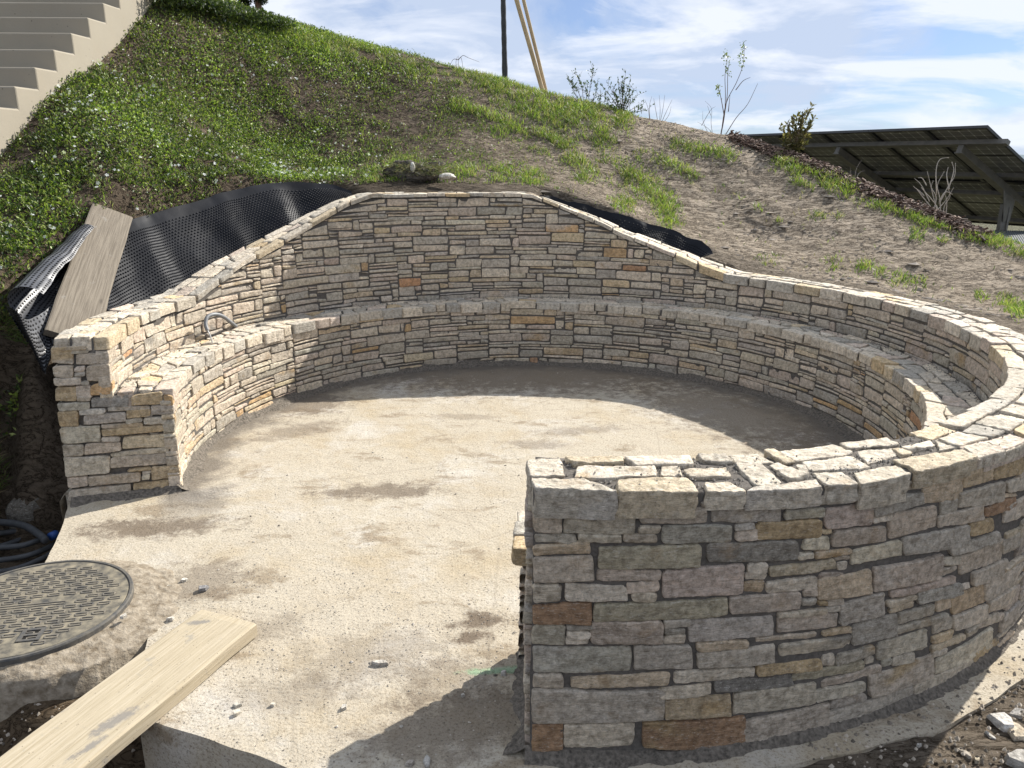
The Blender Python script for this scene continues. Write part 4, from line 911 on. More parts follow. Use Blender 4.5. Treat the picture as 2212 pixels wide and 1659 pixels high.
# ------------------------------------------------------------------ dimpled membrane
def mem_mat(name, c0, c1, rough):
    m_ = simple_mat(name, c0, c1, 6, rough, .5 if c1[0] > .03 else .16, .25, .01); return m_
M_mem = mem_mat('black_plastic', (.005, .006, .009), (.010, .011, .015), .55)
M_memd = mem_mat('dimple_shade_black', (.004, .004, .005), (.006, .006, .007), .5)  # near-black for flat raised discs, painting the shade inside hollow dimples
M_meml = mem_mat('grey_sheet_plastic', (.05, .052, .058), (.11, .112, .12), .38)  # lighter grey copy of the sheet plastic for curl and flap
def sheet(name, G, parent, mat, sp=.0225, dr=.0070, dh=.0055, invert=False, flat_top=0.0, md=None, crump=.016):
    """G: (nu,nv,3) control grid, u along, v down; dimples on a staggered grid"""
    G = np.asarray(G, float); nu, nv = G.shape[:2]
    G = G + (np.stack([fbm(G.reshape(-1, 3), 5.5, 3, .55, 70 + i) for i in range(3)], -1) * crump).reshape(G.shape)
    def ev(u, v):
        u = np.clip(u, 0, 1) * (nu - 1); v = np.clip(v, 0, 1) * (nv - 1); i = np.minimum(u.astype(int), nu - 2); j = np.minimum(v.astype(int), nv - 2); a, b = (u - i), (v - j)
        a = a[:, None]; b = b[:, None]
        return G[i, j] * (1 - a) * (1 - b) + G[i + 1, j] * a * (1 - b) + G[i, j + 1] * (1 - a) * b + G[i + 1, j + 1] * a * b
    U, Vv = 140, 40; uu, vv = np.meshgrid(np.linspace(0, 1, U), np.linspace(0, 1, Vv), indexing='ij'); P = ev(uu.ravel(), vv.ravel())
    i = np.arange(U * Vv).reshape(U, Vv); F = np.stack([i[:-1, :-1], i[1:, :-1], i[1:, 1:], i[:-1, 1:]], -1).reshape(-1, 4)
    o = meshobj(name, P, F, mat, parent)
    Lu = np.linalg.norm(np.diff(G[:, nv // 2], axis=0), axis=1).sum(); Lv = np.linalg.norm(np.diff(G[nu // 2], axis=0), axis=1).sum()
    ku, kv = int(Lu / sp), int(Lv / sp); us, vs = np.meshgrid((np.arange(ku) + .5) / ku, (np.arange(kv) + .5) / kv, indexing='ij'); us = us + (np.arange(kv) % 2 * .5 / ku)[None]
    us, vs = us.ravel(), vs.ravel(); kk = (vs > flat_top) & (us < 1); us, vs = us[kk], vs[kk]
    c = ev(us, vs); e = 2e-3; tu = ev(us + e, vs) - ev(us - e, vs); tv = ev(us, vs + e) - ev(us, vs - e)
    nn = np.cross(tu, tv); nn /= np.linalg.norm(nn, axis=1)[:, None] + 1e-9; nn *= np.sign((nn * (np.array([0, 0, 1.7]) - c)).sum(1))[:, None]
    tu /= np.linalg.norm(tu, axis=1)[:, None] + 1e-9; tv = np.cross(nn, tu); a = np.linspace(0, 2 * np.pi, 8, endpoint=False)
    ring = lambda r_, h: (c[:, None] + nn[:, None] * h + r_ * (np.cos(a)[None, :, None] * tu[:, None] + np.sin(a)[None, :, None] * tv[:, None]))
    h = .0012 if invert else dh
    V = np.concatenate([ring(dr, .0 if not invert else .0008), ring(dr * (.95 if invert else .62), h)], 1); m_ = len(c); base = np.arange(m_)[:, None] * 16
    F = []
    for j in range(8): F.append(np.stack([base[:, 0] + j, base[:, 0] + (j + 1) % 8, base[:, 0] + 8 + (j + 1) % 8, base[:, 0] + 8 + j], -1))
    for q in ((0, 1, 2, 3), (0, 3, 4, 7), (4, 5, 6, 7)): F.append(np.stack([base[:, 0] + 8 + x for x in q], -1))
    meshobj('dimples', V.reshape(-1, 3), np.concatenate(F), md or mat, o if parent is None else parent)
    return o
def strip_grid(tops, bots, nv=15, sag=None, nu=60):
    T = spline(tops, nu); B = spline(bots, nu); k = min(len(T), len(B)); T, B = T[:k], B[:k]; G = []
    for j in range(nv):
        f_ = j / (nv - 1); q = T * (1 - f_) + B * f_
        if sag is not None: q = q + sag(np.linspace(0, 1, k), f_)
        G.append(q)
    return np.stack(G, 1)
def wob(u, f_):
    s_ = np.sin(np.pi * f_)[None] if False else math.sin(math.pi * f_)
    d = s_ * (0.012 * np.sin(u * 19) + .006 * np.sin(u * 43 + 1) + .045 * np.exp(-((u - .27) / .05) ** 2) - .03 * np.exp(-((u - .2) / .04) ** 2))
    return np.stack([d * .8, -d * .4, d * .9], -1)
tops = [cyl_hit(760, 412, 2.85), cyl_hit(700, 396, 3.02), cyl_hit(593, 395, 3.12), cyl_hit(500, 410, 3.15), cyl_hit(433, 430, 3.15), cyl_hit(333, 460, 3.17), cyl_hit(280, 476, 3.16), cyl_hit(215, 500, 3.15), cyl_hit(175, 540, 3.12)]
ths = [124, 128.5, 136, 143, 148, 156, 161, 169, 176]
bots = [np.array([CX + 2.63 * math.cos(R(t)), CY + 2.63 * math.sin(R(t)), float(top_z(t)) - .22]) for t in ths]
mem = sheet('dimpled_membrane', strip_grid(tops, bots, sag=wob), None, M_mem, flat_top=.12)
tag(mem, 'black dimpled drainage sheet lying on the slope behind the left part of the wall', 'dimpled sheet')
mem.name = 'dimpled_membrane'
# curled left end of the sheet
roll = empty('membrane_roll', tuple(cyl_hit(60, 650, 3.0)), label='curled silvery end of the dimpled sheet hanging left of the grey board', cat='dimpled sheet')
c0_, c1_ = cyl_hit(190, 500, 3.12), cyl_hit(62, 655, 2.95); ax = c1_ - c0_; ax /= np.linalg.norm(ax); s1 = np.cross(ax, [0, 0, 1]); s1 /= np.linalg.norm(s1); s2 = np.cross(s1, ax)
if s1[1] > 0: s1 = -s1
G = []
for f_ in np.linspace(0, 1, 24):
    c = c0_ + (c1_ - c0_) * f_; r_ = .055 + .055 * f_; row = []
    for a_ in np.linspace(-2.1, 2.6, 14): row.append(c + r_ * (math.cos(a_) * s1 + math.sin(a_) * s2 * np.sign(s2[2])))
    G.append(row)
sheet('curl', G, roll, M_meml, invert=True, md=M_memd, dr=.0075)
t2 = [cyl_hit(10, 660, 2.98), cyl_hit(22, 668, 2.90), cyl_hit(60, 690, 2.85), cyl_hit(108, 660, 2.86), cyl_hit(125, 620, 2.9)]
b2 = [cyl_hit(30, 700, 2.9), cyl_hit(72, 760, 2.82), cyl_hit(98, 806, 2.76), cyl_hit(104, 790, 2.74), cyl_hit(122, 700, 2.76)]
sheet('flap', strip_grid(t2, b2, nu=30), roll, M_meml, invert=True, md=M_memd, dr=.0075)
# right sheet
tops = [cyl_hit(1165, 424, 2.72), cyl_hit(1215, 430, 2.80), cyl_hit(1300, 453, 2.86), cyl_hit(1400, 482, 2.92), cyl_hit(1470, 506, 2.95), cyl_hit(1530, 533, 2.93), cyl_hit(1546, 566, 2.86)]
bots = [np.array([CX + 2.62 * math.cos(R(t)), CY + 2.62 * math.sin(R(t)), float(top_z(t)) - .16]) for t in (89, 84, 76, 67, 61, 56, 52.5)]
m2 = sheet('dimpled_membrane', strip_grid(tops, bots, sag=lambda u, f_: np.stack([0 * u, 0 * u, -.035 * math.sin(math.pi * f_) + 0 * u], -1)), None, M_mem, flat_top=.12, crump=.034)
tag(m2, 'narrow black dimpled sheet tucked behind the descending right part of the wall', 'dimpled sheet')

# ------------------------------------------------------------------ concrete staircase
M_conc = None
def concrete_mat():
    m_, t, b = new_mat('cast_concrete', .85, .25); k = NT(t); p = k.pos()
    n1 = k.noise(p, 1.5, 5, .6); n2 = k.noise(p, 60, 4, .6); v = k.vor(k.map(p, loc=(.3, .2, .1)), 22)
    c = k.mix(n1, (.27, .238, .185), (.36, .322, .255)); c = k.mix(k.math('MULTIPLY', k.ramp(v, [(.08, 1.0), (.13, 0.0)]), k.ramp(k.noise(p, 7, 3), [(.52, 0.0), (.6, .9)])), c, (.12, .10, .08))
    c = k.mix(k.ramp(k.noise(k.map(p, scale=(1, 1, .3)), 6, 5, .7), [(.5, 0.0), (.75, .35)]), c, (.33, .28, .21))
    t.links.new(c, b.inputs['Base Color']); t.links.new(k.bump(n2, .3, .002, k.bump(n1, .3, .01)), b.inputs['Normal']); return m_
M_conc = concrete_mat()
st = empty('concrete_staircase', (cheek_x(5.9), 5.9, 2.0), label='straight flight of cast concrete steps climbing the slope at the top left', cat='staircase')
RUN, RISE = .25, .155
def stepbody(k0, k1, xl):
    """closed stepped solid from k0 to k1"""
    out = []; 
    for k in range(k0, k1):
        Y = 5.9 + RUN * k; Z = 2.21 + RISE * k; out.append((Y, Z - RISE)); out.append((Y, Z))
    Ye = 5.9 + RUN * k1; out.append((Ye, 2.21 + RISE * (k1 - 1)))
    bot = [(Ye, out[-1][1] - 1.6), (5.9 + RUN * k0, out[0][1] - 1.2)]
    prof = out + bot; n = len(prof); V = [(cheek_x(y), y, z) for y, z in prof] + [(cheek_x(y) - xl, y + .05 * 0, z) for y, z in prof]
    F = [list(range(n))[::-1], list(range(n, 2 * n))] + [(i, (i + 1) % n, (i + 1) % n + n, i + n) for i in range(n)]
    return V, F
V, F = stepbody(-8, 16, 3.2); o = meshobj('flight', V, F, M_conc, st, smooth=False)
bv = o.modifiers.new('bevel', 'BEVEL'); bv.width = .012; bv.segments = 2; bv.limit_method = 'ANGLE'; bv.angle_limit = R(40)

# ------------------------------------------------------------------ vegetation helpers
def leaf_cloud(C, D, Ln, Wd, tone, fold=.25):
    """diamond leaves: C base points, D unit directions"""
    n = len(C); up = np.array([0, 0, 1.0]); S = np.cross(D, up + rng.normal(0, .5, (n, 3))); S /= np.linalg.norm(S, axis=1)[:, None] + 1e-9; Nn = np.cross(S, D)
    Ln = np.broadcast_to(Ln, (n,))[:, None]; Wd = np.broadcast_to(Wd, (n,))[:, None]
    V = np.stack([C, C + D * Ln * .5 + S * Wd * .5 + Nn * Wd * fold, C + D * Ln, C + D * Ln * .5 - S * Wd * .5 + Nn * Wd * fold], 1).reshape(-1, 3)
    b = np.arange(n)[:, None] * 4; F = b + np.arange(4)[None]; return V, F, np.repeat(tone, 4, 0)
def blades(C, D, Ln, Wd, tone, bend=.35):
    n = len(C); hz = rng.normal(0, 1, (n, 3)); hz[:, 2] = 0; hz /= np.linalg.norm(hz, axis=1)[:, None]; S = np.cross(D, hz); S /= np.linalg.norm(S, axis=1)[:, None] + 1e-9
    Ln = np.broadcast_to(Ln, (n,))[:, None]; Wd = np.broadcast_to(Wd, (n,))[:, None]; p1 = C + D * Ln * .55 + hz * Ln * bend * .2; p2 = C + D * Ln * .95 + hz * Ln * bend
    V = np.stack([C - S * Wd * .5, C + S * Wd * .5, p1 + S * Wd * .4, p1 - S * Wd * .4, p2, p2 + S * Wd * .05], 1).reshape(-1, 3); b = np.arange(n)[:, None] * 6
    F = np.concatenate([b + np.array([[0, 1, 2, 3]]), b + np.array([[3, 2, 5, 4]])]); return V, F, np.repeat(tone, 6, 0)
def upvec(n, spread, lean=(0, 0, 0)):
    D = rng.normal(0, spread, (n, 3)); D[:, 2] = 1; D += lean; return D / np.linalg.norm(D, axis=1)[:, None]
def pick(n, cols, var=.2): 
    c = np.array(cols)[rng.integers(0, len(cols), n)]; return c * rng.uniform(1 - var, 1 + var, (n, 1))
M_leaf = tone_mat('leaf', .45, .45, .15, .25); M_grass = tone_mat('grass', .5, .35, .15, .35); M_petal = tone_mat('petal', .6, .3, .05, .2)
def scatter(n, x0, x1, y0, y1):
    X = rng.uniform(x0, x1, n); Y = rng.uniform(y0, y1, n); Z = hill(X, Y); P = np.stack([X, Y, Z], -1)
    r_ = np.hypot(X - CX, Y - CY); ok = (r_ > 2.98) & (X > cheek_x(Y) + .0)
    P = P[ok]; px, py, d = proj(P); return P, px, py
def band(px, py, pts, wd):
    """soft mask along a pixel polyline"""
    m_ = np.zeros(len(px))
    for (x0, y0), (x1, y1) in zip(pts[:-1], pts[1:]):
        dx, dy = x1 - x0, y1 - y0; t = np.clip(((px - x0) * dx + (py - y0) * dy) / (dx * dx + dy * dy), 0, 1); d = np.hypot(px - x0 - t * dx, (py - y0 - t * dy)); m_ = np.maximum(m_, np.exp(-(d / wd) ** 2.2))
    return m_
# --- periwinkle ground cover on the left slope
P, px, py = scatter(480000, -4.2, 1.2, 3.0, 10.9)
clump = fbm(P * [1, 1, 0], 2.2, 4, .6, 12); c2 = fbm(P * [1, 1, 0], 7, 3, .6, 15)
edge = 980 - .0 * py + 60 * clump * 2
dens = sstep(1150, 620, px + 150 * clump) * (.42 + .58 * sstep(820, 500, px)) * sstep(-.30, .25, clump + .8 * c2 + .20 * sstep(800, 300, px))
memmask = (P[:, 2] < 9); rr_ = np.hypot(P[:, 0] - CX, P[:, 1] - CY); thp = np.degrees(np.arctan2(P[:, 1] - CY, P[:, 0] - CX)) % 360
cov = (rr_ < 3.16) & (thp > 122) & (thp < 185); dens = dens * ~cov
dens = dens * ~((P[:, 1] < 4.1) & (P[:, 2] < .2)); dens = dens * sstep(.05, .45, P[:, 2] + .2 * clump)
kk = rng.random(len(P)) < dens * .95; Q = P[kk]; n = len(Q); cl = clump[kk]
lift = np.abs(rng.normal(0, .022, n)) + .02 * np.clip(cl + .3, 0, 1) * sstep(900, 400, px[kk]); Q = Q + np.stack([rng.normal(0, .01, n), rng.normal(0, .01, n), lift], -1)
D = upvec(n, 1.1); tn = pick(n, [(.075, .12, .025), (.05, .085, .022), (.17, .23, .045), (.25, .31, .06), (.035, .06, .018), (.22, .25, .08)], .3) * (1 + .65 * np.clip(cl * 1.8, -.8, .8))[:, None]
V, F, T = leaf_cloud(Q, D, rng.uniform(.016, .034, n) * (1 + .5 * fbm(Q * [1, 1, 0], 1.7, 2, .5, 33)), rng.uniform(.008, .018, n), tn); tag(meshobj('ground_cover', V, F, M_leaf, smooth=False, colr=T), kind='stuff', label='dense dark green periwinkle ground cover on the left slope', cat='ground cover')
# flowers
fm = fbm(P * [1, 1, 0], 1.1, 3, .5, 44); fd = sstep(1000, 500, px) * (.25 + .75 * sstep(.0, .35, fm + .25 * sstep(300, 100, px) * sstep(300, 500, py))) * sstep(-.3, .1, clump + .4)
kk = (rng.random(len(P)) < fd * .017 * (.3 + 1.6 * sstep(.0, .45, fbm(P * [1, 1, 0], 3.5, 3, .6, 90))) * (1 + 1.4 * sstep(420, 100, px) * sstep(380, 560, py))) & ~cov & (P[:, 2] > .45); Q = P[kk] + [0, 0, .05]; n = len(Q)
fl = MB(); 
for q in Q:
    D = (np.array([0, -.55, .8]) + rng.normal(0, .45, 3)); D /= np.linalg.norm(D); a_ = np.cross(D, [1, 0, .1]); a_ /= np.linalg.norm(a_); b_ = np.cross(D, a_); s_ = rng.uniform(.008, .016); r0 = rng.uniform(0, 1.2)
    for j in range(5):
        t = r0 + j * 1.2566; d = a_ * math.cos(t) + b_ * math.sin(t); e = -a_ * math.sin(t) + b_ * math.cos(t); o_ = q + rng.normal(0, .0, 3)
        fl.add([o_, o_ + d * s_ * .7 + e * s_ * .38, o_ + d * s_ * 1.05 + D * .002, o_ + d * s_ * .7 - e * s_ * .38], [(0, 1, 2, 3)], (.66, .68, .64))
tag(fl.build('flowers', M_petal, smooth=False), kind='stuff', label='small white flowers dotted over the green ground cover', cat='flowers')
# --- grass
P, px, py = scatter(520000, -4.2, 6.2, 3.2, 10.95)
nz = fbm(P * [1, 1, 0], 3.0, 4, .6, 60); n2 = fbm(P * [1, 1, 0], 9, 3, .6, 61)
g1 = band(px, py, [(400, 40), (627, 75), (737, 110), (904, 150), (1090, 195), (1180, 230), (1300, 255), (1340, 262)], 26)
g1 = np.maximum(g1, band(px, py, [(1060, 200), (1160, 240), (1240, 268), (1310, 300)], 26))
g2 = band(px, py, [(940, 195), (1010, 240), (1075, 270), (1130, 290), (1200, 310), (1290, 355), (1370, 385), (1430, 430), (1450, 470)], 24)
g2 = np.maximum(g2, band(px, py, [(1240, 335), (1320, 365), (1400, 400)], 26))
g3 = np.maximum(band(px, py, [(1380, 335), (1450, 355), (1500, 385)], 12), band(px, py, [(1440, 310), (1500, 322), (1580, 340)], 14))
g4 = np.maximum(band(px, py, [(1690, 350), (1740, 380), (1830, 405)], 22), band(px, py, [(1720, 395), (1770, 400)], 18))
g4 = np.maximum(g4, band(px, py, [(1880, 440), (1920, 450)], 12)); g4 = np.maximum(g4, band(px, py, [(1930, 455), (2040, 500), (2140, 525)], 9)); g4 = np.maximum(g4, band(px, py, [(2150, 520), (2212, 550)], 14))
tuft = np.zeros(len(px))
for x, y, s_ in [(1980, 510, 14), (1860, 440, 10), (1765, 470, 13), (1640, 448, 8), (1800, 572, 14), (1868, 578, 13), (1945, 605, 15), (1985, 615, 15), (2180, 650, 16), (2205, 670, 18), (1660, 560, 14), (1900, 590, 10), (1985, 505, 14), (2040, 520, 9), (1590, 425, 8), (1810, 468, 8), (1540, 405, 12), (2120, 640, 10), (1730, 420, 10), (1680, 480, 6),
                 (1010, 385, 26), (1080, 380, 22), (1150, 385, 18), (880, 370, 30), (1260, 380, 16), (780, 380, 30), (700, 360, 28), (1350, 440, 20), (1410, 425, 22), (1010, 405, 20), (930, 400, 18)]:
    tuft = np.maximum(tuft, np.exp(-(((px - x) / (s_ * 1.5)) ** 2 + ((py - y) / s_) ** 2) ** 1.5) * .8)
gl = .42 * sstep(900, 350, px) + .14 * sstep(1350, 900, px) * (py < 420) + .0
gd = np.clip(np.maximum.reduce([g1 * .95, g2 * .9, g3 * .8, g4 * .9, tuft * .75]) * sstep(-.35, .25, nz + .7 * n2 + .05), 0, 1)
sparse = gl * sstep(-.1, .35, nz + .4 * n2)
th_ = np.degrees(np.arctan2(P[:, 1] - CY, P[:, 0] - CX)) % 360; rr_ = np.hypot(P[:, 0] - CX, P[:, 1] - CY); cov = (rr_ < 3.16) & (th_ > 122) & (th_ < 185)
lowp = (P[:, 2] < .40) & (P[:, 0] < 0); d_ = np.clip(gd + sparse, 0, 1) * ~cov * ~lowp + .004
kk = rng.random(len(P)) < d_; Q = P[kk]; n = len(Q); g_ = gd[kk]
left = sstep(700, 300, px[kk])
tn = pick(n, [(.11, .17, .034), (.18, .25, .046), (.23, .29, .06), (.06, .10, .025), (.25, .26, .10)], .3) * (1 + .4 * np.clip(2 * nz[kk], -.7, .8))[:, None]; dry = rng.random(n) < .17; tn[dry] = (.33, .28, .16)
Ln = rng.uniform(.035, .085, n) * (.6 + .75 * g_); V, F, T = blades(Q, upvec(n, .55), Ln, rng.uniform(.004, .008, n), tn)
tag(meshobj('grass', V, F, M_grass, smooth=False, colr=T), kind='stuff', label='fresh green grass growing in strips and tufts on the slope', cat='grass')
# small rosette weeds on the half-bare middle
P, px, py = scatter(90000, -2.6, 2.6, 6.8, 10.6)
nz = fbm(P * [1, 1, 0], 4.0, 4, .6, 70); d_ = sstep(620, 760, px) * sstep(1350, 1000, px + 60 * nz) * sstep(-.15, .25, nz) * .55 * (py > 130); kk = rng.random(len(P)) < d_; Q = P[kk] + [0, 0, .006]; n = len(Q)
V, F, T = leaf_cloud(Q, upvec(n, 1.4), rng.uniform(.016, .032, n), rng.uniform(.006, .012, n), pick(n, [(.10, .16, .03), (.15, .20, .045), (.07, .12, .03), (.20, .17, .09)], .3)); tag(meshobj('weeds', V, F, M_leaf, smooth=False, colr=T), kind='stuff', label='small pale weeds on the half bare middle of the slope', cat='weeds')
# overhanging grass and roots on the bank above the pit (left edge)
P = []; 
for i in range(16000):
    x, y = rng.uniform(-3.5, -2.80), rng.uniform(3.2, 4.9); P.append((x, y))
P = np.array(P); Z = hill(P[:, 0], P[:, 1]); kk = (Z > -.05) & (Z < .95) & (vnoise(np.c_[P, 0 * Z], 4, 3) > -.25); Q = np.c_[P, Z][kk]; n = len(Q)
V, F, T = blades(Q, upvec(n, .8, (.3, -.4, -.2)), rng.uniform(.04, .11, n), .004, pick(n, [(.10, .15, .03), (.15, .18, .06), (.24, .19, .10), (.07, .11, .03)], .25), .6)
tag(meshobj('bank_grass', V, F, M_grass, smooth=False, colr=T), kind='stuff', label='straggly grass and roots hanging over the dug bank at the left edge', cat='grass')

# ------------------------------------------------------------------ bark mulch along the crest
P, px, py = scatter(70000, 2.0, 6.5, 6.5, 11.0)
mm = band(px, py, [(1590, 296), (1640, 318), (1720, 345), (1790, 372), (1880, 412), (1960, 450), (2060, 487), (2130, 512)], 11.5)
kk = (rng.random(len(P)) < mm * .8); Q = P[kk]; n = len(Q); mb = MB(); 
for q in Q:
    s_ = np.array([rng.uniform(.03, .075), rng.uniform(.012, .03), rng.uniform(.004, .009)]); A = Matrix.Rotation(rng.uniform(0, 6.3), 3, 'Z') @ Matrix.Rotation(rng.normal(0, .45), 3, 'X') @ Matrix.Rotation(rng.normal(0, .35), 3, 'Y')
    V = np.array([(-.5, -.4, 0), (.5, -.5, 0), (.45, .5, 0), (-.5, .45, 0), (-.45, -.4, 1), (.5, -.4, 1), (.4, .45, 1), (-.45, .4, 1)]) * s_; V = V @ np.array(A).T + q + [0, 0, abs(rng.normal(0, .02)) + .005]
    mb.add(V, BOXF, np.array([(.15, .10, .075), (.10, .065, .05), (.21, .15, .115), (.07, .05, .04)][rng.integers(4)]) * rng.uniform(.7, 1.4))
M_bark = tone_mat('bark', .85, .2, .3); tag(mb.build('bark_mulch', M_bark, smooth=False), kind='stuff', label='reddish brown bark mulch along the right crest of the slope', cat='bark mulch')
# soil clods on the slope
P, px, py = scatter(34000, -1.5, 5.8, 5.0, 10.6); nz = fbm(P * [1, 1, 0], 2.5, 3, .6, 80); dd = sstep(900, 1500, px) * sstep(.0, .4, nz) * .5 + .25 * np.exp(-((np.hypot(P[:, 0] - CX, P[:, 1] - CY) - 3.1) / .25) ** 2)
kk = rng.random(len(P)) < dd; mb = MB()
for q in P[kk]:
    s_ = rng.uniform(.003, .012) * (1 if rng.random() < .955 else rng.uniform(2, 4.2)); mb.add(q + [0, 0, s_ * .2] + (OCT * s_ * rng.uniform(.4, 1.4, (6, 3)) * [1.9, .9, .5]) @ np.array([[.85, -.5, 0], [.5, .85, 0], [0, 0, 1.]]), OF, np.array((.36, .31, .255)) * rng.uniform(.5, 1.25))
tag(mb.build('soil_clods', M_grit, smooth=False), kind='stuff', label='crumbly soil clods on the bare right part of the slope', cat='soil clods')

# ------------------------------------------------------------------ poles on the crest
M_pole = simple_mat('black_coated_pole', (.014, .016, .018), (.03, .033, .036), 30, .45, .5, .2, .002)
M_stake = simple_mat('peeled_wood', (.44, .33, .20), (.60, .48, .32), 14, .75, .25, .3, .002, stretch=(1, 1, .2))
b0 = atY(1091, 178, 11.4); dpt = b0[1]; t0 = atY(1087, 0, dpt); d = t0 - b0; pts = [b0 - d * .6 + d * f_ for f_ in np.linspace(0, 1.75, 30)]
rad = [.036 + .002 * math.sin(i * 2.1) + (.004 if i < 15 else 0) for i in range(30)]
tag(tubes_obj('black_pole', [(np.array(pts), np.array(rad))], M_pole, n=12), 'tall black pole standing upright in the grass on the crest', 'pole')
for (bx, by, tx, lab) in [(1177, 213, 1116, 'left of the two pale wooden poles leaning together beside the black pole'), (1184, 214, 1131, 'right and slightly thinner of the two pale wooden poles leaning together')]:
    b0 = ground_at(bx, by); b0 = atY(bx, by, 11.3 if tx < 1120 else 11.38); t0 = atY(tx, 0, b0[1] - .35); d = t0 - b0; w_ = .031 if tx < 1120 else .0245
    pts = [b0 + d * f_ for f_ in np.linspace(-.5, 1.15, 24)]; o = tubes_obj('wooden_pole', [(np.array(pts), w_)], M_stake, n=10); tag(o, lab, 'pole', 'wooden support poles on the crest')

# ------------------------------------------------------------------ shrubs
M_twig = simple_mat('twig_bark', (.10, .065, .05), (.19, .13, .10), 40, .8, .2, .2, .002)
M_twigw = simple_mat('bare_white_twig', (.36, .32, .27), (.52, .48, .42), 40, .7, .2, .2, .002)
def shrub(name, px, py, Yd, stems, leafsz, leafn, cols, label, cat, rad=.006, dens=(.25, 1.0), lw=.5, twig=None, base=None, mat=None, hang=0, twigs=0):
    """stems: list of pixel polylines (lists of (x,y)) drawn at depth Yd +- jitter; all share the base"""
    b0 = atY(px, py, Yd)
    root = empty(name, tuple(b0), label=label, cat=cat); paths = []; LC, LD = [], []
    for st_ in stems:
        dy = rng.uniform(-.12, .12); P = [atY(x, y, b0[1] + dy * i / len(st_)) for i, (x, y) in enumerate(st_)]; P[0] = P[0] - [0, 0, .05]
        P = spline(P, 16 if len(P) > 2 else 8); k = len(P); paths.append((P, np.linspace(rad, rad * .35, k)))
        for _ in range(twigs):
            i = rng.integers(k // 3, k); dv = rng.normal(0, 1, 3); dv[2] = abs(dv[2]) + .4; dv /= np.linalg.norm(dv); ln = rng.uniform(.05, .14); Q = np.array([P[i] + dv * ln * f_ for f_ in (0, .5, 1)]); paths.append((Q, np.linspace(rad * .4, rad * .2, 3)))
            for f_ in rng.uniform(.2, 1, 3): LC.append(P[i] + dv * ln * f_); LD.append(dv + rng.normal(0, .7, 3))
        nl = int(leafn)
        for _ in range(nl):
            f_ = rng.uniform(*dens); i = int(f_ * (k - 1)); dv = P[min(i + 1, k - 1)] - P[max(i - 1, 0)]; dv = dv / (np.linalg.norm(dv) + 1e-9)
            LC.append(P[i] + rng.normal(0, .004, 3)); q = dv * .8 + rng.normal(0, .6, 3); q[2] -= hang; LD.append(q)
    tubes_obj('stems', paths, twig or M_twig, root, n=6)
    if LC and leafsz:
        LC = np.array(LC); LD = np.array(LD); LD /= np.linalg.norm(LD, axis=1)[:, None]; n = len(LC); s_ = rng.uniform(.6, 1.15, n) * leafsz
        V, F, T = leaf_cloud(LC, LD, s_, s_ * lw, pick(n, cols, .25)); meshobj('leaves', V, F, mat or M_leaf, root, smooth=False, colr=T)
    return root
G_ = [(.06, .10, .035), (.085, .13, .05), (.045, .075, .03)]
shrub('leafy_shrub', 1262, 228, 10.1, [[(1262, 232), (1250, 200), (1238, 185), (1226, 168)], [(1262, 232), (1258, 195), (1252, 175), (1245, 162)], [(1266, 234), (1275, 190), (1279, 165), (1281, 147)], [(1272, 236), (1284, 210), (1290, 182)], [(1262, 232), (1268, 205), (1264, 190)], [(1270, 236), (1292, 225), (1298, 205)], [(1262, 232), (1241, 200), (1236, 176)]], .032, 34, G_, 'small open leafy shrub on the crest, nearest to the wooden poles', 'shrub', .004, twigs=10)
sb = []
for x, y in [(1296, 180), (1310, 175), (1322, 190), (1335, 168), (1345, 172), (1352, 150), (1362, 172), (1372, 190), (1378, 205), (1390, 225), (1300, 205), (1305, 222), (1398, 238), (1330, 210), (1356, 205)]: sb.append([(1343, 252), (1343 + (x - 1343) * .35, 252 - (252 - y) * .45), (x, y)])
shrub('leafy_shrub', 1343, 250, 10.1, sb, .034, 26, G_, 'wider bushy leafy shrub on the crest, right of the smaller one', 'shrub', .004, twigs=9)
shrub('twig_shrub', 1420, 262, 10, [[(1424, 268), (1426, 240), (1424, 205)], [(1424, 268), (1432, 235), (1436, 205)], [(1424, 268), (1440, 240), (1452, 215)], [(1424, 268), (1416, 235), (1412, 212)], [(1424, 268), (1444, 250), (1450, 230)], [(1405, 260), (1400, 235), (1393, 215)], [(1405, 260), (1403, 230), (1408, 208)]], .0, 0, G_, 'leafless bunch of thin upright twigs on the crest', 'shrub', .0035, base=tuple(ground_at(1424, 268)))
shrub('young_sapling', 1555, 292, 9.9, [[(1556, 292), (1565, 250), (1567, 205), (1566, 170), (1568, 145), (1572, 120)], [(1557, 292), (1568, 225), (1590, 180), (1605, 140), (1608, 100)], [(1556, 290), (1570, 215), (1572, 160), (1576, 130)], [(1590, 185), (1605, 175), (1621, 167)], [(1566, 285), (1590, 255), (1615, 225), (1637, 180)], [(1565, 240), (1556, 205), (1549, 185)], [(1574, 232), (1577, 205)]], .0, 0, G_, 'x', 'x', .0055)
sap = [o for o in bpy.data.objects if o.name.startswith('young_sapling')][0]; sap['label'] = 'tall thin sapling with bare stems and few leaves at its tips on the crest'; sap['category'] = 'sapling'
LC = []; 
for (x, y, n_, s_) in [(1567, 118, 26, 10), (1572, 135, 22, 12), (1570, 150, 16, 8), (1606, 100, 22, 8), (1602, 125, 26, 12), (1604, 142, 12, 8), (1550, 190, 14, 7), (1556, 203, 8, 6), (1577, 160, 6, 5)]:
    for _ in range(n_): LC.append(atY(x + rng.normal(0, s_ * .35), y + rng.normal(0, s_ * .7), sap.location[1] + rng.uniform(-.05, .05)))
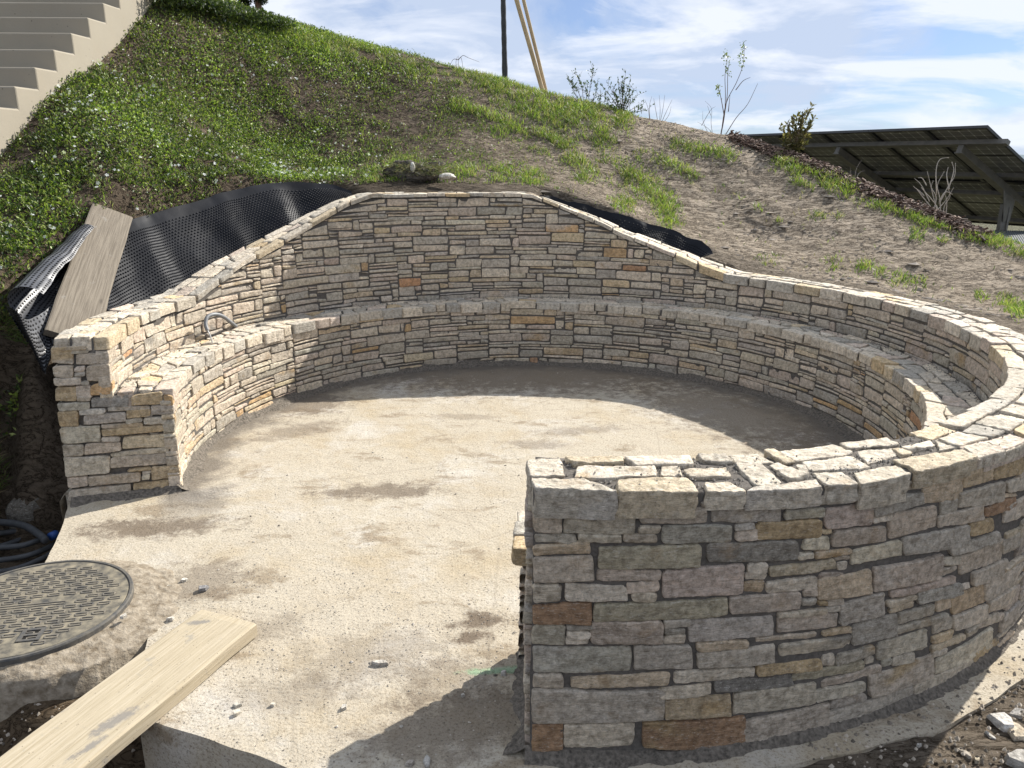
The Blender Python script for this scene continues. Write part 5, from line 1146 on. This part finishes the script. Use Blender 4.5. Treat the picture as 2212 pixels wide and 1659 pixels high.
LC = np.array(LC); D = rng.normal(0, 1, LC.shape); D[:, 2] -= .2; D /= np.linalg.norm(D, axis=1)[:, None]; s_ = rng.uniform(.02, .045, len(LC)); V, F, T = leaf_cloud(LC, D, s_, s_ * .6, pick(len(LC), [(.13, .19, .05), (.20, .22, .09), (.09, .13, .04)])); meshobj('leaves', V, F, M_leaf, sap, smooth=False, colr=T)
shrub('twig_shrub', 1535, 287, 9.9, [[(1548, 290), (1530, 278), (1506, 263)], [(1530, 278), (1519, 262), (1518, 240)], [(1541, 288), (1536, 265), (1537, 235), (1523, 218)], [(1516, 262), (1535, 238), (1546, 230)], [(1536, 240), (1528, 228)]], 0, 0, G_, 'low sparse bare twigs on the crest directly left of the tall sapling', 'shrub', .003)
eb = []
for x, y in [(1684, 268), (1690, 300), (1700, 265), (1712, 250), (1722, 245), (1735, 240), (1745, 232), (1756, 224), (1762, 250), (1752, 270), (1745, 290), (1735, 262), (1705, 290), (1720, 275), (1728, 300), (1693, 320), (1740, 310), (1710, 310)]: eb.append([(1714, 332), (1714 + (x - 1714) * .4, 332 - (332 - y) * .45), (x, y)])
shrub('evergreen_bush', 1714, 332, 9.4, eb, .070, 46, [(.12, .11, .045), (.19, .16, .075), (.08, .08, .03), (.27, .23, .14)], 'brownish green bush with large leathery leaves in the bark mulch before the solar panels', 'bush', .006, lw=.45, dens=(.2, 1.0))
shrub('dead_stalk', 990, 150, 10.3, [[(991, 158), (990, 135), (990, 120)], [(987, 150), (985, 135), (988, 122)], [(990, 120), (1000, 120), (1012, 125), (1036, 134)], [(990, 120), (980, 128), (972, 140)], [(990, 120), (996, 125), (1001, 150)]], 0, 0, G_, 'drooping dead stalk with thin bent twigs on the grassy crest left of the black pole', 'dead plant', .004)
wb = [[(2035, 478), (2026, 452), (2012, 430), (1998, 415), (1990, 405)], [(2036, 470), (2040, 445), (2052, 425), (2048, 405)], [(2020, 440), (2022, 425), (2012, 405), (2016, 390)], [(1998, 412), (1985, 412), (1972, 402)], [(2030, 425), (2042, 415), (2058, 420)], [(2025, 455), (2012, 452), (2000, 440)], [(2052, 398), (2045, 380), (2048, 362)], [(2035, 478), (2020, 440), (2010, 400), (2003, 370)], [(2010, 425), (1990, 400), (1975, 385)], [(2015, 440), (1985, 415), (1980, 408)], [(2035, 478), (2030, 430), (2025, 400), (2040, 370)], [(2030, 430), (2050, 400), (2062, 380), (2064, 352)], [(2050, 400), (2060, 370), (2056, 350)], [(2025, 445), (2045, 430), (2060, 405)], [(2025, 410), (2022, 370), (2030, 345), (2050, 340)], [(2003, 390), (1992, 385), (1983, 384)], [(2042, 478), (2045, 440), (2040, 415)], [(2005, 440), (2003, 455)]]
shrub('bare_bush', 2035, 474, 8.2, wb, 0, 0, G_, 'bare bush with pale leafless crooked branches in front of the solar panels', 'bush', .0055, twig=M_twigw)
wb2 = [[(1845, 392), (1838, 375), (1836, 360)], [(1845, 392), (1855, 375), (1868, 368)], [(1845, 392), (1850, 365), (1862, 345)]]
shrub('bare_bush', 1845, 394, 8.9, wb2, 0, 0, G_, 'few thin bare twigs at the mulch edge near the left panel girder', 'bush', .0025, twig=M_twigw)
# dark hedge plants and conifer at the top of the slope
def leafball(name, ctrs, n, size, cols, label, cat, trunk=None):
    b0 = ctrs[0][0]; root = empty(name, tuple(b0), label=label, cat=cat); C = []
    for c, r_ in ctrs:
        u = rng.normal(0, 1, (n, 3)); u /= np.linalg.norm(u, axis=1)[:, None]; C.append(np.array(c) + u * np.array(r_) * rng.uniform(.35, 1.05, (n, 1)) ** .6)
    C = np.concatenate(C); D = rng.normal(0, 1, C.shape); D /= np.linalg.norm(D, axis=1)[:, None]; V, F, T = leaf_cloud(C, D, rng.uniform(.6, 1.2, len(C)) * size, size * .45, pick(len(C), cols, .3)); meshobj('crown', V, F, M_leaf, root, smooth=False, colr=T)
    if trunk: tubes_obj('trunk', trunk, M_twig, root)
    return root
cb = atY(550, 30, 10.9); c1 = atY(545, -12, 10.9)
leafball('conifer', [(c1 + [-.02, 0, .1], (.17, .2, .22)), (c1 + [-.05, 0, .3], (.2, .22, .3)), (c1 + [.1, 0, .0], (.1, .12, .12)), (atY(527, 5, 10.9), (.06, .08, .06))], 1500, .035, [(.02, .035, .015), (.035, .05, .02)], 'dark conifer on a short bare trunk, cut off by the top edge', 'tree', [(np.array([atY(560, 45, 10.9), atY(558, 10, 10.9), atY(560, -20, 10.9)]), np.array([.05, .045, .04]))])
def mound(pxs, name, label, size, n):
    return leafball(name, [(np.array(ground_at(x, y)) + [0, 0, .06], (.22, .22, .09)) for x, y in pxs], n, size, [(.03, .05, .018), (.055, .085, .026), (.11, .14, .045)], label, 'shrub')
mound([(400, 22), (430, 26), (465, 34), (500, 42), (540, 50), (580, 60), (600, 64)], 'creeping_shrub', 'dark green creeping shrub band on the crest below the conifer', .04, 800)
mound([(345, 12), (375, 14), (410, 12)], 'creeping_shrub', 'light green leafy plants at the top of the slope next to the stairs', .045, 700)

# ------------------------------------------------------------------ turf clod with pale stones above the wall
cc = ground_at(905, 392) + np.array([0, 0, .02])
def lump(name, c, size, mat, label, cat, seed, amp=.25, tone=None, group=None):
    u, v = np.meshgrid(np.linspace(0, 2 * np.pi, 26, endpoint=False), np.linspace(.02, np.pi - .02, 14), indexing='ij'); P = np.stack([np.cos(u) * np.sin(v), np.sin(u) * np.sin(v), np.cos(v)], -1).reshape(-1, 3)
    r_ = 1 + amp * fbm(P + seed, 1.6, 4, .6, seed) * 1.6; V = P * r_[:, None] * np.array(size); i = np.arange(26 * 14).reshape(26, 14); F = np.stack([i[:, :-1], i[:, 1:], np.roll(i, -1, 0)[:, 1:], np.roll(i, -1, 0)[:, :-1]], -1).reshape(-1, 4)
    o = meshobj(name, V, F, mat, colr=np.tile(tone if tone is not None else (.2, .16, .12), (len(V), 1))); o.location = c; return tag(o, label, cat, group)
clod = lump('soil_clod', tuple(cc + [-.02, .04, .05]), (.27, .15, .12), M_soil, 'grey overhanging turf clod above the middle of the high wall', 'soil clod', 3, amp=.5, tone=(.17, .155, .135))
n = 1500; C = np.array(cc) + np.stack([rng.normal(0, .13, n), rng.normal(-.02, .07, n), rng.uniform(.02, .12, n)], -1); V, F, T = blades(C, upvec(n, 1.0, (0, -.5, -.6)), rng.uniform(.03, .09, n), .003, pick(n, [(.16, .14, .09), (.08, .11, .04), (.22, .19, .13)]), .5); meshobj('roots', V - np.array(clod.location), F, M_grass, clod, smooth=False, colr=T, loc=(0, 0, 0))
lump('white_stone', tuple(atY(891, 361, cc[1] - .12)), (.022, .02, .042), M_stone, 'small white stone stuck in the left end of the overhanging turf clod', 'stone', 5, tone=(.62, .62, .6))
lump('white_stone', tuple(atY(966, 381, cc[1] - .12)), (.075, .05, .028), M_stone, 'flat white stone stuck in the right end of the overhanging turf clod', 'stone', 8, tone=(.55, .54, .5))
lump('white_stone', tuple(ground_at(1193, 366) + [0, 0, .01]), (.03, .02, .02), M_stone, 'small white stone on the soil just above the right end of the high wall', 'stone', 9, tone=(.55, .54, .5)) if False else None
# boulders in the pit
lump('boulder', (-2.66, 3.9, -.20), (.11, .11, .15), M_stone, 'rounded grey boulder in the dark pit left of the wall end', 'boulder', 11, tone=(.13, .12, .105), amp=.3)
for i, (px, py, s_) in enumerate([(35, 945, .045), (85, 1020, .03), (60, 1110, .028), (20, 1000, .02), (118, 860, .03)]):
    p_ = at(px, py, -.28); lump('pit_stone', tuple(p_), (s_, s_ * .8, s_ * .6), M_stone, ['pale stone high on the shaded pit wall at the left edge', 'pale stone halfway down the dark pit beside the wall end', 'white stone lying just above the coiled conduit in the pit', 'small stone at the left edge of the dark pit', 'flat pale stone touching the outer edge of the wall end'][i], 'stone', 20 + i, tone=(.36, .34, .31), group='stones in the pit')

# ------------------------------------------------------------------ corrugated conduits in the pit
M_cond = simple_mat('grey_conduit', (.045, .048, .052), (.075, .078, .082), 30, .65, .4, 0)
M_blue = simple_mat('blue_tape', (.02, .06, .22), (.03, .09, .30), 30, .5, .4, 0)
def corrug(pts, r_, n=1, pitch=.0075):
    P = spline(pts, 60); Ls = np.r_[0, np.cumsum(np.linalg.norm(np.diff(P, axis=0), axis=1))]; m_ = int(Ls[-1] / (pitch / 2)); s_ = np.linspace(0, Ls[-1], m_); Q = np.stack([np.interp(s_, Ls, P[:, i]) for i in range(3)], -1)
    return Q, r_ * np.where(np.arange(m_) % 2, 1.0, .86)
def cpx(L_, z): return [at(x, y, z) for x, y in L_]
cl_lab = ['thickest grey corrugated conduit arching over the coil in the pit', 'grey corrugated conduit at the back of the coil in the pit', 'grey corrugated conduit running under the blue tape in the pit', 'lighter grey conduit sweeping along the front of the coil in the pit', 'lower grey conduit of the coil, below the lighter sweep', 'lowest grey conduit of the coil next to the manhole cover']
cl = [cpx([(-60, 1130), (0, 1128), (50, 1135), (85, 1155), (98, 1168)], -.16), cpx([(-60, 1165), (0, 1152), (80, 1142), (140, 1130), (170, 1118)], -.24), cpx([(-60, 1190), (0, 1180), (60, 1160), (120, 1140), (180, 1120)], -.27),
      cpx([(-60, 1190), (0, 1183), (50, 1178), (90, 1165), (150, 1150), (190, 1130)], -.20), cpx([(-60, 1215), (0, 1210), (60, 1200), (110, 1180), (160, 1150)], -.24), cpx([(-60, 1240), (20, 1232), (80, 1212), (130, 1185)], -.25)]
for i, (P, lb) in enumerate(zip(cl, cl_lab)):
    tag(tubes_obj('corrugated_conduit', [corrug(P, .019 if i == 0 else .0155)], M_cond, n=10), lb, 'conduit', 'grey corrugated conduits coiled in the pit')
p1 = at(120, 1155, -.18)
V, F = tube(np.array([at(108, 1160, -.175), at(122, 1153, -.175)]), .022, 10); tag(meshobj('blue_tape', V, fixF(F), M_blue), 'blue tape wrapped around a conduit in the pit', 'tape')
# conduit on the bench
cd = empty('bench_conduit', tuple(at(462, 742, SEAT)), label='short grey conduit arching out of the bench seat with a wire end', cat='conduit')
M_cgrey = simple_mat('smooth_grey_conduit', (.16, .165, .17), (.20, .205, .21), 30, .5, .45, 0)
e0 = at(460, 741, SEAT + .003); yb = e0[1]
Pp = [atY(448, 714, yb + .03), atY(444, 700, yb + .05), atY(448, 685, yb + .09), atY(463, 679, yb + .15), atY(480, 683, yb + .23), atY(496, 694, yb + .33), at(513, 708, SEAT - .01)]
tubes_obj('sleeve', [corrug(Pp, .0135, pitch=.005)], M_cgrey, cd, n=12)
tubes_obj('wire', [(spline([e0 - [0, 0, .02], atY(455, 728, yb + .01), atY(448, 712, yb + .03)], 8), .0045)], simple_mat('steel_wire', (.35, .35, .34), (.5, .5, .48), 30, .4, .5, 0), cd, n=8)

# ------------------------------------------------------------------ solar array behind the crest
ua = np.array([-.486, .874, 0.0]); ua /= np.linalg.norm(ua); ti = R(23.4); da = np.array([.874 * math.cos(ti), .486 * math.cos(ti), -math.sin(ti)]); na = np.cross(da, ua); na *= -1 if na[2] > 0 else 1   # na: towards the underside
PT = atY(2134, 271, 12.4)
sol = empty('solar_panel_array', tuple(PT), label='tilted solar panel table seen from its underside behind the right crest', cat='solar panels')
def panel_mat():
    m_, t, b = new_mat('panel_underside', .4, .4); k = NT(t); p = k.obj(); s = k.n('ShaderNodeSeparateXYZ'); t.links.new(p, s.inputs[0])
    def line(o, per, w_):
        f_ = k.math('FRACT', k.math('DIVIDE', o, per)); d = k.math('ABSOLUTE', k.math('SUBTRACT', f_, .5)); return k.math('GREATER_THAN', d, .5 - w_)
    lx, ly = line(s.outputs[0], .167, .022), line(s.outputs[1], .1667, .022)
    fx = k.math('ABSOLUTE', k.math('SUBTRACT', k.math('FRACT', k.math('ADD', k.math('DIVIDE', s.outputs[0], .167), .5)), .5)); fy = k.math('ABSOLUTE', k.math('SUBTRACT', k.math('FRACT', k.math('ADD', k.math('DIVIDE', s.outputs[1], .1667), .5)), .5))
    dia = k.math('LESS_THAN', k.math('ADD', fx, fy), .085)
    l = k.math('MAXIMUM', k.math('MULTIPLY', k.math('MAXIMUM', lx, ly), .55), dia)
    c = k.mix(l, k.mix(k.noise(p, 3, 3), (.13, .13, .118), (.18, .18, .165)), (.95, .95, .9)); t.links.new(c, b.inputs['Base Color']); return m_
M_pan = panel_mat(); M_frame = simple_mat('black_anodised_frame', (.012, .012, .013), (.022, .022, .024), 20, .4, .5, 0); M_galv = simple_mat('galvanised_steel', (.13, .125, .112), (.20, .19, .17), 9, .5, .5, .1, .002, metal=.35)
PW_, PH_ = 1.04, 2.15
rot = Matrix((-ua, da, np.cross(-ua, da))).transposed().to_4x4()
def module(i, j, first=None):
    loc = PT + ua * (i + 1) * PW_ + da * j * PH_
    M_ = rot.copy(); M_.translation = Vector(loc)
    gl = bpy.data.objects.new('panel', module.me[0]); col.objects.link(gl); fr = bpy.data.objects.new('panel_frame', module.me[1]); col.objects.link(fr); jb = bpy.data.objects.new('junction_box', module.me[2]); col.objects.link(jb)
    gl.parent = sol; gl.matrix_parent_inverse = Matrix.Translation(-sol.location); gl.matrix_basis = M_
    for c in (fr, jb): c.parent = gl
def mk(name, boxes, mat):
    V, F = [], []; 
    for (x0, x1, y0, y1, z0, z1) in boxes:
        b = len(V); V += [(x0, y0, z0), (x1, y0, z0), (x1, y1, z0), (x0, y1, z0), (x0, y0, z1), (x1, y0, z1), (x1, y1, z1), (x0, y1, z1)]; F += [tuple(i + b for i in f_) for f_ in BOXF]
    me = bpy.data.meshes.new(name); me.from_pydata(V, [], F); me.materials.append(mat); me.update(); return me
sg = 1 if (rot.to_3x3() @ Vector((0, 0, 1))).z < 0 else -1     # local z sign pointing down
a_, b_ = PW_, PH_; fw = .032; dz = .035 * sg
def zb(z0, z1): return (min(z0, z1), max(z0, z1))
module.me = [mk('panel', [(fw, a_ - .01 - fw, fw, b_ - .01 - fw, *zb(0, -.006 * sg))], M_pan),
             mk('panel_frame', [(.003, a_ - .003, .003, fw, *zb(-.008 * sg, dz)), (.003, a_ - .003, b_ - .01 - fw, b_ - .012, *zb(-.008 * sg, dz)), (.003, fw, fw, b_ - .01 - fw, *zb(-.008 * sg, dz)), (a_ - .006 - fw, a_ - .003, fw, b_ - .01 - fw, *zb(-.008 * sg, dz)), (fw, a_ - .006 - fw, b_ * .5 - .014, b_ * .5 + .014, *zb(.002 * sg, .008 * sg))], M_frame),
             mk('junction_box', [(a_ * .44, a_ * .56, .05, .09, *zb(.001 * sg, .022 * sg))], M_frame)]
for i in range(11):
    for j in range(2): module(i, j)
def rail(s, off, w_, h_, name='rail'):
    A = PT + da * s + na * (off) - ua * .14; B = PT + da * s + na * off + ua * 11.6; V, F = beam(A, B, da, na, w_, h_); meshobj(name, V, F, M_galv, sol, smooth=False)
for s in (.44, 1.74, 2.55, 3.9): rail(s, .075, .10, .075)
for k, uu in enumerate((.58, 2.95, 5.35)):
    A = PT + ua * uu + da * .42 + na * .18; B = PT + ua * uu + da * 4.2 + na * .18
    V, F = beam(A, B, ua, na, .09, .13); meshobj('girder', V, F, M_galv, sol, smooth=False); V2, F2 = beam(A + na * .065, B + na * .065, ua, na, .14, .012); meshobj('girder_flange', V2, F2, M_galv, sol, smooth=False)
    top = PT + ua * uu + da * 2.15 + na * .2; foot = np.array([top[0] + .02, top[1], -1.2])
    V, F = beam(foot, top - [0, 0, .2], [1, 0, 0], [0, 1, 0], .12, .10); meshobj('post', V, F, M_galv, sol, smooth=False); V, F = beam(foot + [.05, -.06, 0], top - [-.05, .06, .25], [1, 0, 0], [0, 1, 0], .03, .03); meshobj('post_flange', V, F, M_galv, sol, smooth=False)
    # bracket plate
    a1 = top - da * .26 + na * .02; a2 = top + da * .2 + na * .02; lo = top - np.array([0, 0, .50]); V = np.array([a1, a2, lo + [.07, .02, 0], lo + [-.06, -.02, 0]]); V = np.concatenate([V - ua * .055, V - ua * .063]); meshobj('bracket', V, BOXF, M_galv, sol, smooth=False)
# sheet roofing / low panel row beyond, at the right edge below the array
M_sheet = simple_mat('grey_sheet', (.08, .09, .095), (.15, .165, .17), 3, .5, .4, 0, stretch=(1, 14, 1))
q0 = atY(2120, 498, 13.5); q1 = atY(2260, 500, 13.5); q2 = atY(2290, 530, 10.5); q3 = atY(2130, 535, 10.5); G = []
nU = 60
V = []; 
for i in range(nU + 1):
    f_ = i / nU; A = q0 * (1 - f_) + q1 * f_; B = q3 * (1 - f_) + q2 * f_; dz_ = .012 * (i % 2)
    V += [A + [0, 0, dz_], B + [0, 0, dz_]]
V = np.array(V); V = np.concatenate([V, V - [0, 0, .03]]); m_ = 2 * (nU + 1); F = [(2 * i, 2 * i + 1, 2 * i + 3, 2 * i + 2) for i in range(nU)] + [(m_ + 2 * i, m_ + 2 * i + 2, m_ + 2 * i + 3, m_ + 2 * i + 1) for i in range(nU)]
tag(meshobj('corrugated_sheet', V, F, M_sheet, smooth=False), 'grey ribbed sheet lying low behind the crest under the solar panels', 'ribbed sheet')
# far green verge patch at the right under the horizon
print('verts', sum(len(o.data.vertices) for o in bpy.data.objects if o.type == 'MESH'))
